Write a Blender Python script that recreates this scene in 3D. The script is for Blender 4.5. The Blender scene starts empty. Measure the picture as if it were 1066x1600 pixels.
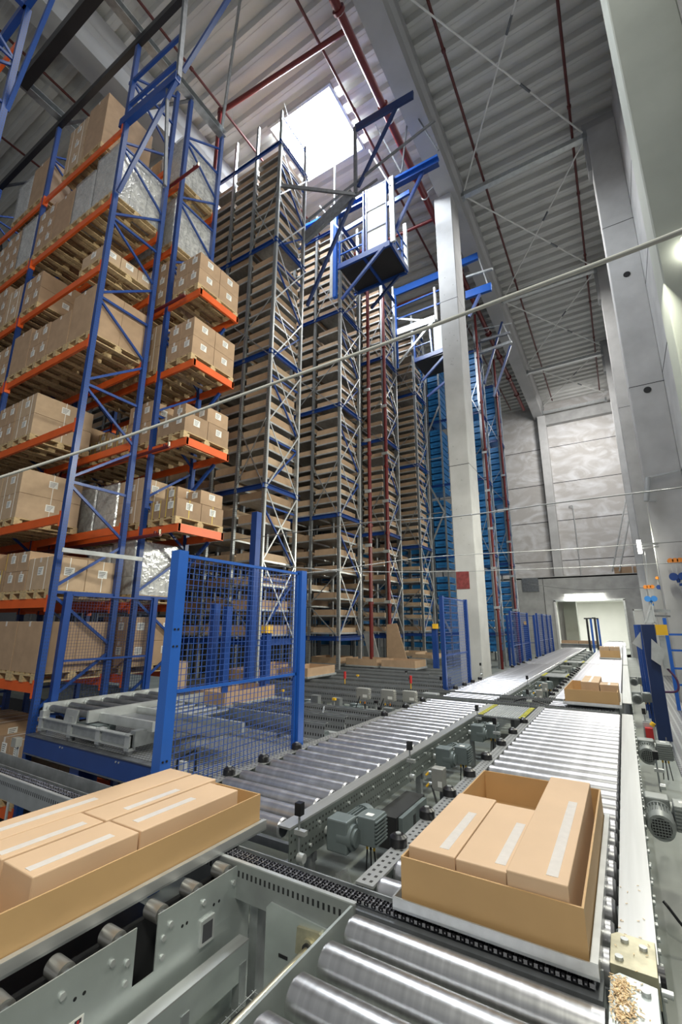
import bpy, math, random
from mathutils import Vector, Matrix
random.seed(7)
SC = bpy.context.scene
COL = SC.collection
R = math.radians

# ------------------------------------------------------------------ camera
F, PIT, YAW, ROL = 702.25, 0.244887, 0.548567, 0.0041953
FW = Vector((-math.sin(YAW)*math.cos(PIT), math.cos(YAW)*math.cos(PIT), math.sin(PIT)))
r0 = Vector((math.cos(YAW), math.sin(YAW), 0)); u0 = r0.cross(FW)
RT = r0*math.cos(ROL)+u0*math.sin(ROL); UP = -r0*math.sin(ROL)+u0*math.cos(ROL)
EYE = Vector((0, 0, 1.4))
cam = bpy.data.cameras.new('camera'); co = bpy.data.objects.new('camera', cam); COL.objects.link(co)
cam.sensor_fit = 'HORIZONTAL'; cam.sensor_width = 36; cam.lens = F/1066*36; cam.clip_start = .02; cam.clip_end = 300
m3 = Matrix((RT, UP, -FW)).transposed(); co.matrix_world = Matrix.Translation(EYE) @ m3.to_4x4()
SC.camera = co
def at(x, y, X=None, Y=None, Z=None):
    """where a sight line of the survey meets a plane of the hall"""
    d = FW*F+RT*(x-533)-UP*(y-800)
    a, v = (0, X) if X is not None else ((1, Y) if Y is not None else (2, Z))
    return EYE+d*((v-EYE[a])/d[a])

# ------------------------------------------------------------------ materials
MATS = {}
def mat(name, col, rough=.5, metal=0, noise=.0, nscale=6, bump=0, spec=None, emis=None, stretch=None, nrough=0):
    m = bpy.data.materials.new(name); m.use_nodes = True; MATS[name] = m
    nt = m.node_tree; b = nt.nodes['Principled BSDF']
    b.inputs['Base Color'].default_value = (*col, 1); b.inputs['Roughness'].default_value = rough; b.inputs['Metallic'].default_value = metal
    if spec is not None: b.inputs['Specular IOR Level'].default_value = spec
    if emis: b.inputs['Emission Color'].default_value = (*emis[:3], 1); b.inputs['Emission Strength'].default_value = emis[3]
    if noise or bump or nrough:
        tc = nt.nodes.new('ShaderNodeTexCoord'); n = nt.nodes.new('ShaderNodeTexNoise'); n.inputs['Scale'].default_value = nscale; n.inputs['Detail'].default_value = 5
        src = tc.outputs['Object']
        if stretch:
            mp = nt.nodes.new('ShaderNodeMapping'); mp.inputs['Scale'].default_value = stretch; nt.links.new(src, mp.inputs[0]); src = mp.outputs[0]
        nt.links.new(src, n.inputs['Vector'])
        if noise:
            cr = nt.nodes.new('ShaderNodeValToRGB'); e = cr.color_ramp.elements
            e[0].position = .3; e[1].position = .7
            e[0].color = (*[c*(1-noise) for c in col], 1); e[1].color = (*[min(1, c*(1+noise)) for c in col], 1)
            nt.links.new(n.outputs['Fac'], cr.inputs[0]); nt.links.new(cr.outputs[0], b.inputs['Base Color'])
        if bump:
            bp = nt.nodes.new('ShaderNodeBump'); bp.inputs['Strength'].default_value = bump; bp.inputs['Distance'].default_value = .01
            nt.links.new(n.outputs['Fac'], bp.inputs['Height']); nt.links.new(bp.outputs[0], b.inputs['Normal'])
        if nrough:
            mr = nt.nodes.new('ShaderNodeMapRange'); mr.inputs['To Min'].default_value = rough-nrough; mr.inputs['To Max'].default_value = rough+nrough
            nt.links.new(n.outputs['Fac'], mr.inputs[0]); nt.links.new(mr.outputs[0], b.inputs['Roughness'])
    return m
def M_(nt, op, a, b=None, c=None):
    n = nt.nodes.new('ShaderNodeMath'); n.operation = op
    for i, v in enumerate((a, b, c)):
        if v is None: continue
        if isinstance(v, (int, float)): n.inputs[i].default_value = v
        else: nt.links.new(v, n.inputs[i])
    return n.outputs[0]
def holes(m, axis, pitch, duty, conds, dark=(.01, .01, .012)):
    """punched holes: along 'axis' every 'pitch', where one of conds (axis, centre, half) holds for the object-space abs coordinate"""
    nt = m.node_tree; b = nt.nodes['Principled BSDF']
    tc = nt.nodes.new('ShaderNodeTexCoord'); sp = nt.nodes.new('ShaderNodeSeparateXYZ'); nt.links.new(tc.outputs['Object'], sp.inputs[0])
    A = {'x': sp.outputs[0], 'y': sp.outputs[1], 'z': sp.outputs[2]}
    fr = M_(nt, 'LESS_THAN', M_(nt, 'FRACT', M_(nt, 'DIVIDE', M_(nt, 'ADD', A[axis], 100.0), pitch)), duty)
    tot = None
    for ax, c, h in conds:
        v = M_(nt, 'ABSOLUTE', A[ax]) if c >= 0 else A[ax]
        k = M_(nt, 'LESS_THAN', M_(nt, 'ABSOLUTE', M_(nt, 'SUBTRACT', v, c)), h)
        tot = k if tot is None else M_(nt, 'MAXIMUM', tot, k)
    mask = M_(nt, 'MULTIPLY', fr, tot)
    mx = nt.nodes.new('ShaderNodeMix'); mx.data_type = 'RGBA'; nt.links.new(mask, mx.inputs[0])
    l = b.inputs['Base Color'].links
    if l: nt.links.new(l[0].from_socket, mx.inputs[6])
    else: mx.inputs[6].default_value = b.inputs['Base Color'].default_value
    mx.inputs[7].default_value = (*dark, 1); nt.links.new(mx.outputs[2], b.inputs['Base Color'])
    mt = b.inputs['Metallic'].default_value
    if mt > 0: nt.links.new(M_(nt, 'MULTIPLY', M_(nt, 'SUBTRACT', 1.0, mask), mt), b.inputs['Metallic'])
    return m

galv = mat('galvanised_steel', (.40, .42, .43), .38, .75, .18, 9, nrough=.08)
galv_l = mat('light_galvanised_steel', (.58, .60, .60), .35, .6, .1, 7, nrough=.06)
galv_d = mat('dull_galvanised_steel', (.19, .20, .215), .45, .6, .18, 9)
zinc = mat('zinc_plated_plate', (.56, .61, .60), .30, .65, .14, 2.2, nrough=.08)
roller_m = mat('polished_roller_steel', (.50, .50, .50), .30, .95, .12, 5, stretch=(7, .05, .05), nrough=.06)
roller_f = mat('roller_steel_worn', (.50, .50, .52), .33, .85, .22, 4, stretch=(2.2, .3, .3), nrough=.06)
railm = mat('brushed_aluminium_rail', (.56, .57, .57), .34, .7, .06, 3, stretch=(8, .3, 8))
bluep = mat('blue_paint', (.012, .052, .235), .33, 0, .08, 3)
blued = mat('dark_blue_paint', (.008, .025, .10), .4, 0, .1, 3)
bluev = mat('bright_blue_paint', (.018, .105, .44), .28, 0, .05, 2)
bluew = mat('blue_wire', (.03, .09, .36), .35)
bluepost = holes(mat('perforated_blue_paint', (.014, .055, .235), .33, 0, .08, 3), 'z', .055, .42, [('x', .025, .007), ('y', .02, .007)], (.03, .045, .11))
galvpost = holes(mat('perforated_galvanised', (.36, .38, .39), .38, .75, .12, 9), 'z', .06, .4, [('x', .02, .006), ('y', .02, .006)], (.03, .03, .035))
slotrail = holes(mat('slotted_galvanised_rail', (.36, .38, .38), .38, .7, .12, 6), 'x', .034, .42, [('z', -.04, .016)])
slotrail_d = holes(mat('slotted_dark_rail', (.33, .34, .35), .42, .55, .12, 6), 'x', .045, .4, [('z', .05, .018)])
dotframe = holes(mat('punched_galvanised_frame', (.25, .28, .27), .4, .65, .12, 6), 'y', .045, .36, [('z', .075, .0075), ('z', .035, .0075)], (.015, .015, .015))
dotflange = holes(mat('punched_flange', (.47, .48, .48), .36, .6, .1, 6), 'y', .06, .4, [('x', .022, .009)], (.03, .03, .03))
orange = mat('orange_paint', (.72, .115, .02), .4, 0, .08, 3)
redp = mat('red_pipe_paint', (.13, .014, .014), .35, 0, .1, 5)
redbrown = mat('brown_pipe_paint', (.10, .02, .018), .4, 0, .1, 5)
card = mat('brown_cardboard', (.40, .27, .17), .8, 0, .09, 5, bump=.1)
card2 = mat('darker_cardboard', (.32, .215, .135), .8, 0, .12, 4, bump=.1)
card3 = mat('light_cardboard', (.47, .34, .225), .8, 0, .08, 6, bump=.1)
cardf = mat('fresh_cardboard', (.60, .415, .265), .62, 0, .05, 3, bump=.05)
cardt = mat('smooth_cardboard_tray', (.50, .315, .145), .6, 0, .05, 3, bump=.05)
paper = mat('white_paper', (.78, .78, .75), .6)
ink = mat('printed_ink', (.05, .05, .06), .6)
inkred = mat('red_print', (.55, .03, .03), .6)
tape = mat('pale_tape', (.66, .61, .57), .3, 0, .06, 20)
strapy = mat('yellow_strap', (.75, .55, .05), .4)
wood = mat('pallet_wood', (.50, .37, .20), .75, 0, .25, 7, stretch=(1, 6, 6), bump=.2)
wrap = mat('stretch_wrap', (.40, .39, .38), .22, .0, .35, 14, bump=.8, spec=.8)
wrapw = mat('white_goods_wrap', (.52, .51, .51), .25, .0, .2, 16, bump=.7, spec=.7)
concrete = mat('concrete', (.36, .36, .355), .8, 0, .16, 1.6, bump=.15)
conc_l = mat('light_concrete', (.50, .50, .495), .8, 0, .12, 1.2, bump=.1)
conc_g = mat('green_tinted_concrete', (.43, .46, .40), .7, 0, .1, .8, bump=.05)  # the nearest pillar's green is lamp light put into the colour
girderm = mat('smooth_concrete_girder', (.40, .40, .40), .75, 0, .08, 1)
ceilm = mat('corrugated_roof_sheet', (.60, .60, .58), .48, .15, .07, .6)
floorm = mat('sealed_floor', (.25, .27, .245), .42, 0, .18, 1.3, bump=.05)
floor_and_shade = mat('lower_floor', (.05, .05, .052), .7, 0, .1, 1)  # also colours the left and pit walls near black, as painted shade
whitew = mat('white_plaster', (.78, .78, .73), .7, 0, .03, 1)
black = mat('black_rubber', (.012, .012, .014), .32)
blackm = mat('black_steel', (.02, .02, .022), .45)
motor = mat('grey_motor_enamel', (.15, .18, .185), .42, .1, .08, 8)
motor_l = mat('light_motor_enamel', (.26, .28, .27), .4, .2, .06, 8)
boxgrey = mat('grey_terminal_box', (.36, .36, .34), .45, .3, .08, 9)
yellow = mat('yellow_plastic', (.85, .50, .03), .4)
yelgrn = mat('yellow_tape', (.72, .68, .06), .5)
binblue = mat('blue_plastic_bin', (.03, .21, .50), .4, 0, .1, 3)
binblue_d = mat('blue_bin_inset', (.015, .11, .30), .45)
brass = mat('brass_shaft', (.50, .46, .34), .3, .85, .1, 10)
goldzinc = mat('yellow_passivated_steel', (.50, .47, .34), .36, .7, .22, 14)
ropem = mat('pale_rope', (.46, .46, .43), .7)
wirem = mat('thin_steel_wire', (.34, .35, .35), .4, .5)
chainm = mat('oiled_chain', (.05, .05, .06), .3, .8, .3, 30)
linkm = mat('chain_link_plate', (.62, .62, .66), .25, .8)
wheelm = mat('worn_steel_wheel', (.40, .39, .37), .28, .8)
shav = mat('wood_shavings', (.85, .60, .36), .8, 0, .3, 60)
lampw = mat('fluorescent_tube_glow', (1, 1, .95), .4, emis=(1, .98, .88, 14))
skym = mat('skylight_glass_daylight', (1, 1, 1), .4, emis=(.88, .94, 1, 26))
grating = mat('steel_grating', (.28, .29, .30), .45, .5)
pinkred = mat('red_stain_patch', (.22, .045, .045), .8, 0, .35, 9)
orgplast = mat('orange_plastic', (.85, .27, .03), .4)
lblue = mat('light_blue_plastic', (.05, .25, .65), .35)
purple = mat('violet_cable', (.12, .05, .12), .4)
winm = mat('panel_glass', (.50, .52, .53), .12, .1)
# grating pattern: bars with gaps
def add_grid(m, px, py, dark, wx=.25, wy=.25):
    nt = m.node_tree; b = nt.nodes['Principled BSDF']
    tc = nt.nodes.new('ShaderNodeTexCoord'); sp = nt.nodes.new('ShaderNodeSeparateXYZ'); nt.links.new(tc.outputs['Object'], sp.inputs[0])
    a = M_(nt, 'LESS_THAN', M_(nt, 'FRACT', M_(nt, 'DIVIDE', M_(nt, 'ADD', sp.outputs[0], 100.0), px)), wx)
    c = M_(nt, 'LESS_THAN', M_(nt, 'FRACT', M_(nt, 'DIVIDE', M_(nt, 'ADD', sp.outputs[1], 100.0), py)), wy)
    k = M_(nt, 'MAXIMUM', a, c)
    mx = nt.nodes.new('ShaderNodeMix'); mx.data_type = 'RGBA'; nt.links.new(k, mx.inputs[0])
    mx.inputs[7].default_value = b.inputs['Base Color'].default_value; mx.inputs[6].default_value = (*dark, 1)
    nt.links.new(mx.outputs[2], b.inputs['Base Color'])
add_grid(grating, .11, .11, (.09, .09, .10), .3, .3)
mezzg = mat('mezzanine_grating', (.34, .35, .36), .45, .4); add_grid(mezzg, .06, .06, (.08, .08, .085), .35, .35)
# cast panel wall: streaky light marks on concrete
farwall_m = mat('streaked_concrete_panels', (.44, .43, .42), .8)
nt = farwall_m.node_tree; b_ = nt.nodes['Principled BSDF']
tc = nt.nodes.new('ShaderNodeTexCoord'); mp = nt.nodes.new('ShaderNodeMapping'); mp.inputs['Scale'].default_value = (.35, .35, .55)
nt.links.new(tc.outputs['Object'], mp.inputs[0])
n1 = nt.nodes.new('ShaderNodeTexNoise'); n1.inputs['Scale'].default_value = 1.3; n1.inputs['Distortion'].default_value = 2.2; n1.inputs['Detail'].default_value = 4
nt.links.new(mp.outputs[0], n1.inputs['Vector'])
cr = nt.nodes.new('ShaderNodeValToRGB'); cr.color_ramp.elements[0].color = (.50, .48, .46, 1); cr.color_ramp.elements[0].position = .42
cr.color_ramp.elements[1].color = (.72, .72, .73, 1); cr.color_ramp.elements[1].position = .72
nt.links.new(n1.outputs['Fac'], cr.inputs[0]); nt.links.new(cr.outputs[0], b_.inputs['Base Color'])

# ------------------------------------------------------------------ mesh builder
class MB:
    def __init__(s): s.v = []; s.f = []; s.mi = []; s.sm = []; s.mats = []
    def _m(s, m):
        if m not in s.mats: s.mats.append(m)
        return s.mats.index(m)
    def add(s, vs, fs, m, smooth=False):
        k = len(s.v); s.v += [Vector(v) for v in vs]; i = s._m(m)
        for f in fs: s.f.append([k+j for j in f]); s.mi.append(i); s.sm.append(smooth)
        return s
    def box(s, x0, x1, y0, y1, z0, z1, m):
        if x0 > x1: x0, x1 = x1, x0
        if y0 > y1: y0, y1 = y1, y0
        if z0 > z1: z0, z1 = z1, z0
        return s.add([(x0, y0, z0), (x1, y0, z0), (x1, y1, z0), (x0, y1, z0), (x0, y0, z1), (x1, y0, z1), (x1, y1, z1), (x0, y1, z1)],
                     [(0, 3, 2, 1), (4, 5, 6, 7), (0, 1, 5, 4), (1, 2, 6, 5), (2, 3, 7, 6), (3, 0, 4, 7)], m)
    def frame(s, a, b, ref=(0, 0, 1)):
        a = Vector(a); b = Vector(b); d = (b-a).normalized(); ref = Vector(ref)
        if abs(d.dot(ref)) > .98: ref = Vector((1, 0, 0)) if abs(d.x) < .9 else Vector((0, 1, 0))
        u = d.cross(ref).normalized(); w = u.cross(d).normalized()
        return a, b, u, w
    def bar(s, a, b, wd, ht, m, ref=(0, 0, 1)):
        a, b, u, w = s.frame(a, b, ref); u = u*wd/2; w = w*ht/2
        vs = [a-u-w, a+u-w, a+u+w, a-u+w, b-u-w, b+u-w, b+u+w, b-u+w]
        return s.add(vs, [(3, 2, 1, 0), (4, 5, 6, 7), (0, 1, 5, 4), (1, 2, 6, 5), (2, 3, 7, 6), (3, 0, 4, 7)], m)
    def cyl(s, a, b, r, m, n=14, r2=None, cap=None):
        a, b, u, w = s.frame(a, b); r2 = r if r2 is None else r2
        vs = [a+(u*math.cos(2*math.pi*i/n)+w*math.sin(2*math.pi*i/n))*r for i in range(n)]+[b+(u*math.cos(2*math.pi*i/n)+w*math.sin(2*math.pi*i/n))*r2 for i in range(n)]
        s.add(vs, [(i, (i+1) % n, n+(i+1) % n, n+i) for i in range(n)], m, True)
        s.add(vs[:n], [tuple(range(n))[::-1]], cap or m); return s.add(vs[n:], [tuple(range(n))], cap or m)
    def prism(s, pts, axis, a, b, m):
        """outline pts (2-D) swept along an axis from a to b"""
        def P(p, t): return {0: (t, p[0], p[1]), 1: (p[0], t, p[1]), 2: (p[0], p[1], t)}[axis]
        n = len(pts); vs = [P(p, a) for p in pts]+[P(p, b) for p in pts]
        return s.add(vs, [tuple(range(n))[::-1], tuple(range(n, 2*n))]+[(i, (i+1) % n, n+(i+1) % n, n+i) for i in range(n)], m)
    def chan(s, x0, x1, y0, y1, z0, z1, t, m, open_side='x+'):
        """C channel: web plus two flanges"""
        s.box(x0, x1, y0, y1, z1-t, z1, m); s.box(x0, x1, y0, y1, z0, z0+t, m)
        if open_side == 'x+': s.box(x0, x0+t, y0, y1, z0+t, z1-t, m)
        if open_side == 'x-': s.box(x1-t, x1, y0, y1, z0+t, z1-t, m)
        if open_side == 'y+': s.box(x0, x1, y0, y0+t, z0+t, z1-t, m)
        if open_side == 'y-': s.box(x0, x1, y1-t, y1, z0+t, z1-t, m)
        return s
    def build(s, name, parent=None, origin=None, bevel=0):
        if origin is None:
            xs = [v.x for v in s.v]; ys = [v.y for v in s.v]; zs = [v.z for v in s.v]
            origin = Vector(((min(xs)+max(xs))/2, (min(ys)+max(ys))/2, (min(zs)+max(zs))/2))
        origin = Vector(origin)
        me = bpy.data.meshes.new(name); me.from_pydata([v-origin for v in s.v], [], s.f)
        for m in s.mats: me.materials.append(m)
        for p, i, q in zip(me.polygons, s.mi, s.sm): p.material_index = i; p.use_smooth = q
        me.update()
        o = bpy.data.objects.new(name, me); COL.objects.link(o)
        if parent is not None:
            o.parent = parent; o.location = origin-WP(parent)
        else: o.location = origin
        if bevel:
            bv = o.modifiers.new('edge', 'BEVEL'); bv.width = bevel; bv.segments = 2; bv.limit_method = 'ANGLE'
        return o
def WP(o):
    p = Vector(o.location); q = o.parent
    while q is not None: p = p+Vector(q.location); q = q.parent
    return p
def tag(o, label=None, cat=None, group=None, kind=None):
    if label:
        o['label'] = label
        if len(label.split()) > 16: print('LABEL TOO LONG', label)
    if cat: o['category'] = cat
    if group: o['group'] = group
    if kind: o['kind'] = kind
    return o
def thing(name, label, cat, loc=(0, 0, 0), group=None):
    o = bpy.data.objects.new(name, None); o.empty_display_size = .1; COL.objects.link(o); o.location = loc
    return tag(o, label, cat, group)
def struct(name, mb, label=None): return tag(mb.build(name), label, None, None, 'structure')
KIDS = {}
def kids(o): return [c for c in KIDS.get(o.name, [])]
def reg(o, *ch):
    KIDS.setdefault(o.name, []).extend(ch); return o
def dup(o, loc, label, cat, group=None, rz=0, parent=None):
    c = o.copy(); COL.objects.link(c); c.location = loc
    if rz: c.rotation_euler.z = rz
    if parent is not None: c.parent = parent
    if label: c['label'] = label
    if cat: c['category'] = cat
    if group: c['group'] = group
    if label and len(label.split()) > 16: print('LABEL TOO LONG', label)
    for ch in kids(o):
        d = ch.copy(); COL.objects.link(d); d.parent = c
        for g in kids(ch):
            e = g.copy(); COL.objects.link(e); e.parent = d
    return c
USED = set()
def inst(proto, loc, label, cat, group=None, rz=0):
    """first use moves the prototype itself, later uses copy it"""
    if proto.name not in USED:
        USED.add(proto.name); proto.location = loc; proto.rotation_euler.z = rz; tag(proto, label, cat, group); return proto
    return dup(proto, loc, label, cat, group, rz)
ORD = ['zeroth', 'first', 'second', 'third', 'fourth', 'fifth', 'sixth', 'seventh', 'eighth', 'ninth', 'tenth', 'eleventh', 'twelfth', 'thirteenth', 'fourteenth', 'fifteenth', 'sixteenth', 'seventeenth', 'eighteenth', 'nineteenth', 'twentieth']
def nth(n):
    if n <= 20: return ORD[n]
    t = {2: 'twenty', 3: 'thirty', 4: 'forty'}[n//10]
    return {20: 'twentieth', 30: 'thirtieth', 40: 'fortieth'}[n] if n % 10 == 0 else t+'-'+ORD[n % 10]
def tube(name, pts, r, m, parent=None, n=10):
    """smooth swept tube through the control points, as a mesh"""
    P = [Vector(p) for p in pts]; Q = []
    E_ = [P[0]*2-P[1]]+P+[P[-1]*2-P[-2]]
    for i in range(1, len(E_)-2):
        for k in range(6):
            t = k/6; a, b, c, d = E_[i-1:i+3]
            Q.append(.5*((2*b)+(c-a)*t+(2*a-5*b+4*c-d)*t*t+(3*b-a-3*c+d)*t**3))
    Q.append(P[-1]); mb = MB(); vs = []; u = None
    for i, q in enumerate(Q):
        d = (Q[min(i+1, len(Q)-1)]-Q[max(i-1, 0)]).normalized()
        if u is None: u = d.cross(Vector((0, 0, 1)) if abs(d.z) < .9 else Vector((1, 0, 0))).normalized()
        else: u = (u-d*u.dot(d)).normalized()
        w = d.cross(u)
        vs += [q+(u*math.cos(2*math.pi*k/n)+w*math.sin(2*math.pi*k/n))*r for k in range(n)]
    fs = [(i*n+k, i*n+(k+1) % n, (i+1)*n+(k+1) % n, (i+1)*n+k) for i in range(len(Q)-1) for k in range(n)]
    mb.add(vs, fs+[tuple(range(n))[::-1], tuple(range(len(vs)-n, len(vs)))], m, True)
    return mb.build(name, parent)

# ------------------------------------------------------------------ the hall
DECK = -.72
CEIL = 20.9
b = MB(); b.box(-3.55, 2.1, -3, 41.5, DECK-.12, DECK, floorm); struct('floor', b)
b = MB(); b.box(-7.2, -3.55, 5.6, 41.5, DECK-.12, DECK, floorm); b.box(-26, -7.2, 7.4, 41.5, DECK-.12, DECK, floorm); struct('floor', b)
b = MB(); b.box(-26, -3.55, -3, 7.4, -4.2, -4.1, floor_and_shade); struct('floor', b)
# right wall (panels with joints), far wall, ceiling
b = MB(); b.box(2.1, 2.4, -3, 41.5, DECK-.1, CEIL+.2, conc_l)
for z in (2.6, 6.0, 9.4, 12.8, 16.2): b.box(2.092, 2.1, -3, 41.5, z, z+.03, blackm)
struct('wall_right', b)
b = MB(); b.box(-26, 2.4, 41.5, 41.8, 4.8, CEIL+.2, farwall_m); b.box(-26, -8.5, 41.5, 41.8, DECK-.1, 4.8, farwall_m)
bl = MB(); bl.box(-26.3, -26, -12, 41.8, -4.2, CEIL+.3, floor_and_shade); struct('wall_left', bl)  # wall colour stands in for the unlit depth behind the racks
bl = MB(); bl.box(-26, -7.2, 7.36, 7.4, -4.2, DECK-.12, floor_and_shade); bl.box(-7.2, -3.55, 5.56, 5.6, -4.2, DECK-.12, floor_and_shade); bl.box(-3.55, -3.5, -3, 5.6, -4.2, DECK-.12, floor_and_shade); struct('wall_pit', bl)
for z in (6.6, 10.0, 13.35, 16.65): b.box(-26, 2.1, 41.49, 41.5, z, z+.05, blackm)
struct('wall_back', b)
b = MB()
p = .66; y = -3.0; prof = []
while y < 41.5:
    prof += [(y, CEIL), (y+.30, CEIL), (y+.36, CEIL+.22), (y+.60, CEIL+.22)]; y += p
n = len(prof)
vs = [(-26, q[0], q[1]) for q in prof]+[(2.2, q[0], q[1]) for q in prof]
b.add(vs, [(i, i+1, n+i+1, n+i) for i in range(n-1)], ceilm)
b.box(-26, 2.4, -3, 41.6, CEIL+.3, CEIL+.4, ceilm)
# small stiffening grooves on the low pans
y = -3.0
while y < 41.5: b.box(-26, 2.15, y+.13, y+.17, CEIL-.012, CEIL, ceilm); y += p
struct('ceiling', b)
# skylight
b = MB(); b.box(-9.7, -6.9, 10.3, 12.9, CEIL-.06, CEIL-.03, skym)
for x0, x1, y0, y1 in ((-9.8, -9.7, 10.2, 13.0), (-6.9, -6.8, 10.2, 13.0), (-9.7, -6.9, 10.2, 10.3), (-9.7, -6.9, 12.9, 13.0)): b.box(x0, x1, y0, y1, CEIL-.12, CEIL+.02, galv_l)
o = struct('window_1', b)
# girders & columns
def girder(label, x0, x1, zb=19.5):
    g = thing('roof_girder', label, 'roof girder', ((x0+x1)/2, 19, zb), 'concrete roof girders')
    mb = MB(); t = .0
    mb.prism([(x0+.12, zb), (x1-.12, zb), (x1-.12, zb+.7), (x1, zb+.85), (x1, CEIL), (x0, CEIL), (x0, zb+.85), (x0+.12, zb+.7)], 1, -3, 41.45, girderm)
    mb.build('beam_body', g)
girder('long grey concrete roof girder running over the free-standing column', -4.75, -3.75)
girder('long grey concrete roof girder crossing above the left pallet racks', -13.4, -12.3, 19.3)
def column(label, x0, x1, y0, y1, zt, m, joints, patch=None, side=None):
    c = thing('concrete_column', label, 'column', ((x0+x1)/2, (y0+y1)/2, DECK))
    mb = MB(); ch = .02
    mb.prism([(x0+ch, y0), (x1-ch, y0), (x1, y0+ch), (x1, y1-ch), (x1-ch, y1), (x0+ch, y1), (x0, y1-ch), (x0, y0+ch)], 2, DECK, zt, m)
    for z in joints: mb.box(x0-.002, x1+.002, y0-.004, y1, z, z+.02, blackm)
    mb.build('shaft', c)
    return c
c = column('free-standing concrete column beside the roller conveyors with a dark red patch', -4.82, -4.08, 15.6, 16.7, 19.5, conc_l, [7.1, 14.2])
mb = MB(); mb.box(-4.79, -4.34, 15.585, 15.6, 2.6, 3.2, pinkred); tag(mb.build('red_patch', c), 'rough dark red patch')
mb = MB()
for k in range(26):
    z = random.uniform(3.5, 17); x = random.uniform(-4.7, -4.2); q = random.uniform(.012, .03); mb.cyl((x, 15.602, z), (x, 15.594, z), q, concrete, 8)
mb.build('surface_pocks', c)
column('far concrete column against the streaked back wall', -4.35, -3.7, 40.7, 41.45, 19.5, conc_l, [11.2])
for y0, lab, hz in ((33.2, 'farthest concrete pillar on the right-hand wall', []), (24.9, 'middle concrete pillar of the right wall, with a dark upper bracket', [12.0]),
                    (16.6, 'tall concrete pillar on right wall with two round dark holes', [9.1, 15.6])):
    c = column(lab, 1.13, 2.1, y0, y0+.75, CEIL-.5, conc_l, hz)
    mb = MB(); mb.box(1.0, 2.1, y0+.1, y0+.65, CEIL-2.4, CEIL-.05, girderm); tag(mb.build('pillar_head', c), 'darker bracket head')
    if y0 == 16.6:
        mb = MB()
        for z in (8.9, 13.4):
            mb.cyl((1.62, 16.6, z), (1.62, 16.59, z), .11, black, 16)
        mb.build('socket_hole', c)
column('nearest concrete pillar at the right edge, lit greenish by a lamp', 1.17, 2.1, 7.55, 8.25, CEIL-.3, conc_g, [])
# eaves beam on far wall, struts and tie rods
b = MB(); b.box(-3.7, 2.1, 41.0, 41.5, 18.7, 19.6, concrete)
tag(b.build('edge_beam'), 'dark concrete beam across the top of the back wall', 'beam')
for i, (ys, w) in enumerate(((16.7, 'nearest'), (24.7, 'second'), (32.9, 'third'), (40.6, 'farthest'))):
    t = thing('roof_strut', w+' of the pale steel struts between girder and right pillars', 'strut', (-1.4, ys, 20.2), 'roof struts')
    mb = MB(); z = 20.2 if i < 2 else 19.7
    mb.bar((-3.9, ys, z), (1.1, ys, z), .22, .2, galv_l); mb.build('square_tube', t)
    mb = MB(); mb.box(-3.95, -3.75, ys-.14, ys+.14, z-.16, z+.16, galv); mb.build('end_plate', t)
    mb = MB(); mb.box(.98, 1.13, ys-.14, ys+.14, z-.16, z+.16, galv); mb.build('end_plate', t)
bays = [(8.4, 16.7, 'nearest'), (16.7, 24.7, 'second'), (24.7, 32.9, 'third'), (32.9, 40.6, 'farthest')]
for ya, yb, w in bays:
    for k, (xa, xb, s) in enumerate(((-3.7, 1.0, 'running away to the right'), (1.0, -3.7, 'running away to the left'))):
        t = thing('tie_rod', 'thin pale roof tie rod in '+w+' bay, '+s, 'tie rod', ((xa+xb)/2, (ya+yb)/2, 20.2), 'crossed roof tie rods')
        a = Vector((xa, ya+.2, 20.25)); e = Vector((xb, yb-.2, 20.25)); mb = MB(); mb.cyl(a, e, .032, paper, 8); mb.build('rod', t)
        q = a.lerp(e, .35 if k else .62); q2 = q+(e-a).normalized()*.5; mb = MB(); mb.cyl(q, q2, .045, galv_d, 8); mb.build('turnbuckle', t)

# pipes under the roof
def pipe(label, pts, r, m, cl=0, name='sprinkler_pipe', cat='pipe', group=None):
    t = thing(name, label, cat, pts[0], group); mb = MB()
    for a, e in zip(pts[:-1], pts[1:]): mb.cyl(a, e, r, m, 12)
    for q in pts[1:-1]:
        d = .0
        mb.cyl(Vector(q)-Vector((0, 0, r*1.3)), Vector(q)+Vector((0, 0, r*1.3)), r*1.25, m, 10)
    mb.build('pipe_run', t)
    if cl and pts[0][2] > 19 and pts[1][2] > 19:
        a, e = Vector(pts[0]), Vector(pts[1]); q = 1.5
        while q < (e-a).length:
            p_ = a+(e-a).normalized()*q; mb = MB(); mb.cyl(p_, (p_.x, p_.y, CEIL+.05), .01, galv_l, 6); mb.build('hanger_rod', t); q += 4.6
    if cl:
        a, e = Vector(pts[0]), Vector(pts[1]); n = int((e-a).length/cl)
        mb = MB()
        for k in range(1, n+1):
            q = a.lerp(e, k/(n+1)); d = (e-a).normalized()*.05
            mb.cyl(q-d, q+d, r*1.45, m, 10)
        mb.build('coupling', t)
    return t
SP = 'red sprinkler pipes under the roof'
pipe('dark red sprinkler pipe under the roof just right of the girder', [(-2.82, 3, 20.4), (-2.9, 40, 20.4)], .05, redbrown, 4.3, group=SP)
pipe('dark red sprinkler pipe under the roof nearest the right pillars', [(.62, 3, 20.4), (.7, 40, 20.4)], .05, redbrown, 4.3, group=SP)
pipe('red sprinkler pipe crossing just right of the bright skylight', [(-6.35, 3, 20.4), (-6.35, 40, 20.4)], .05, redbrown, 4.3, group=SP)
pipe('red sprinkler pipe running over the tops of the tall blue racks', [(-10.6, 3, 20.4), (-10.7, 40, 20.4)], .045, redbrown, 4.3, group=SP)
pipe('dark sprinkler pipe over the left pallet rack, behind the grey girder', [(-15.2, 3, 20.4), (-15.2, 30, 20.4)], .045, redbrown, 4.3, group=SP)
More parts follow.
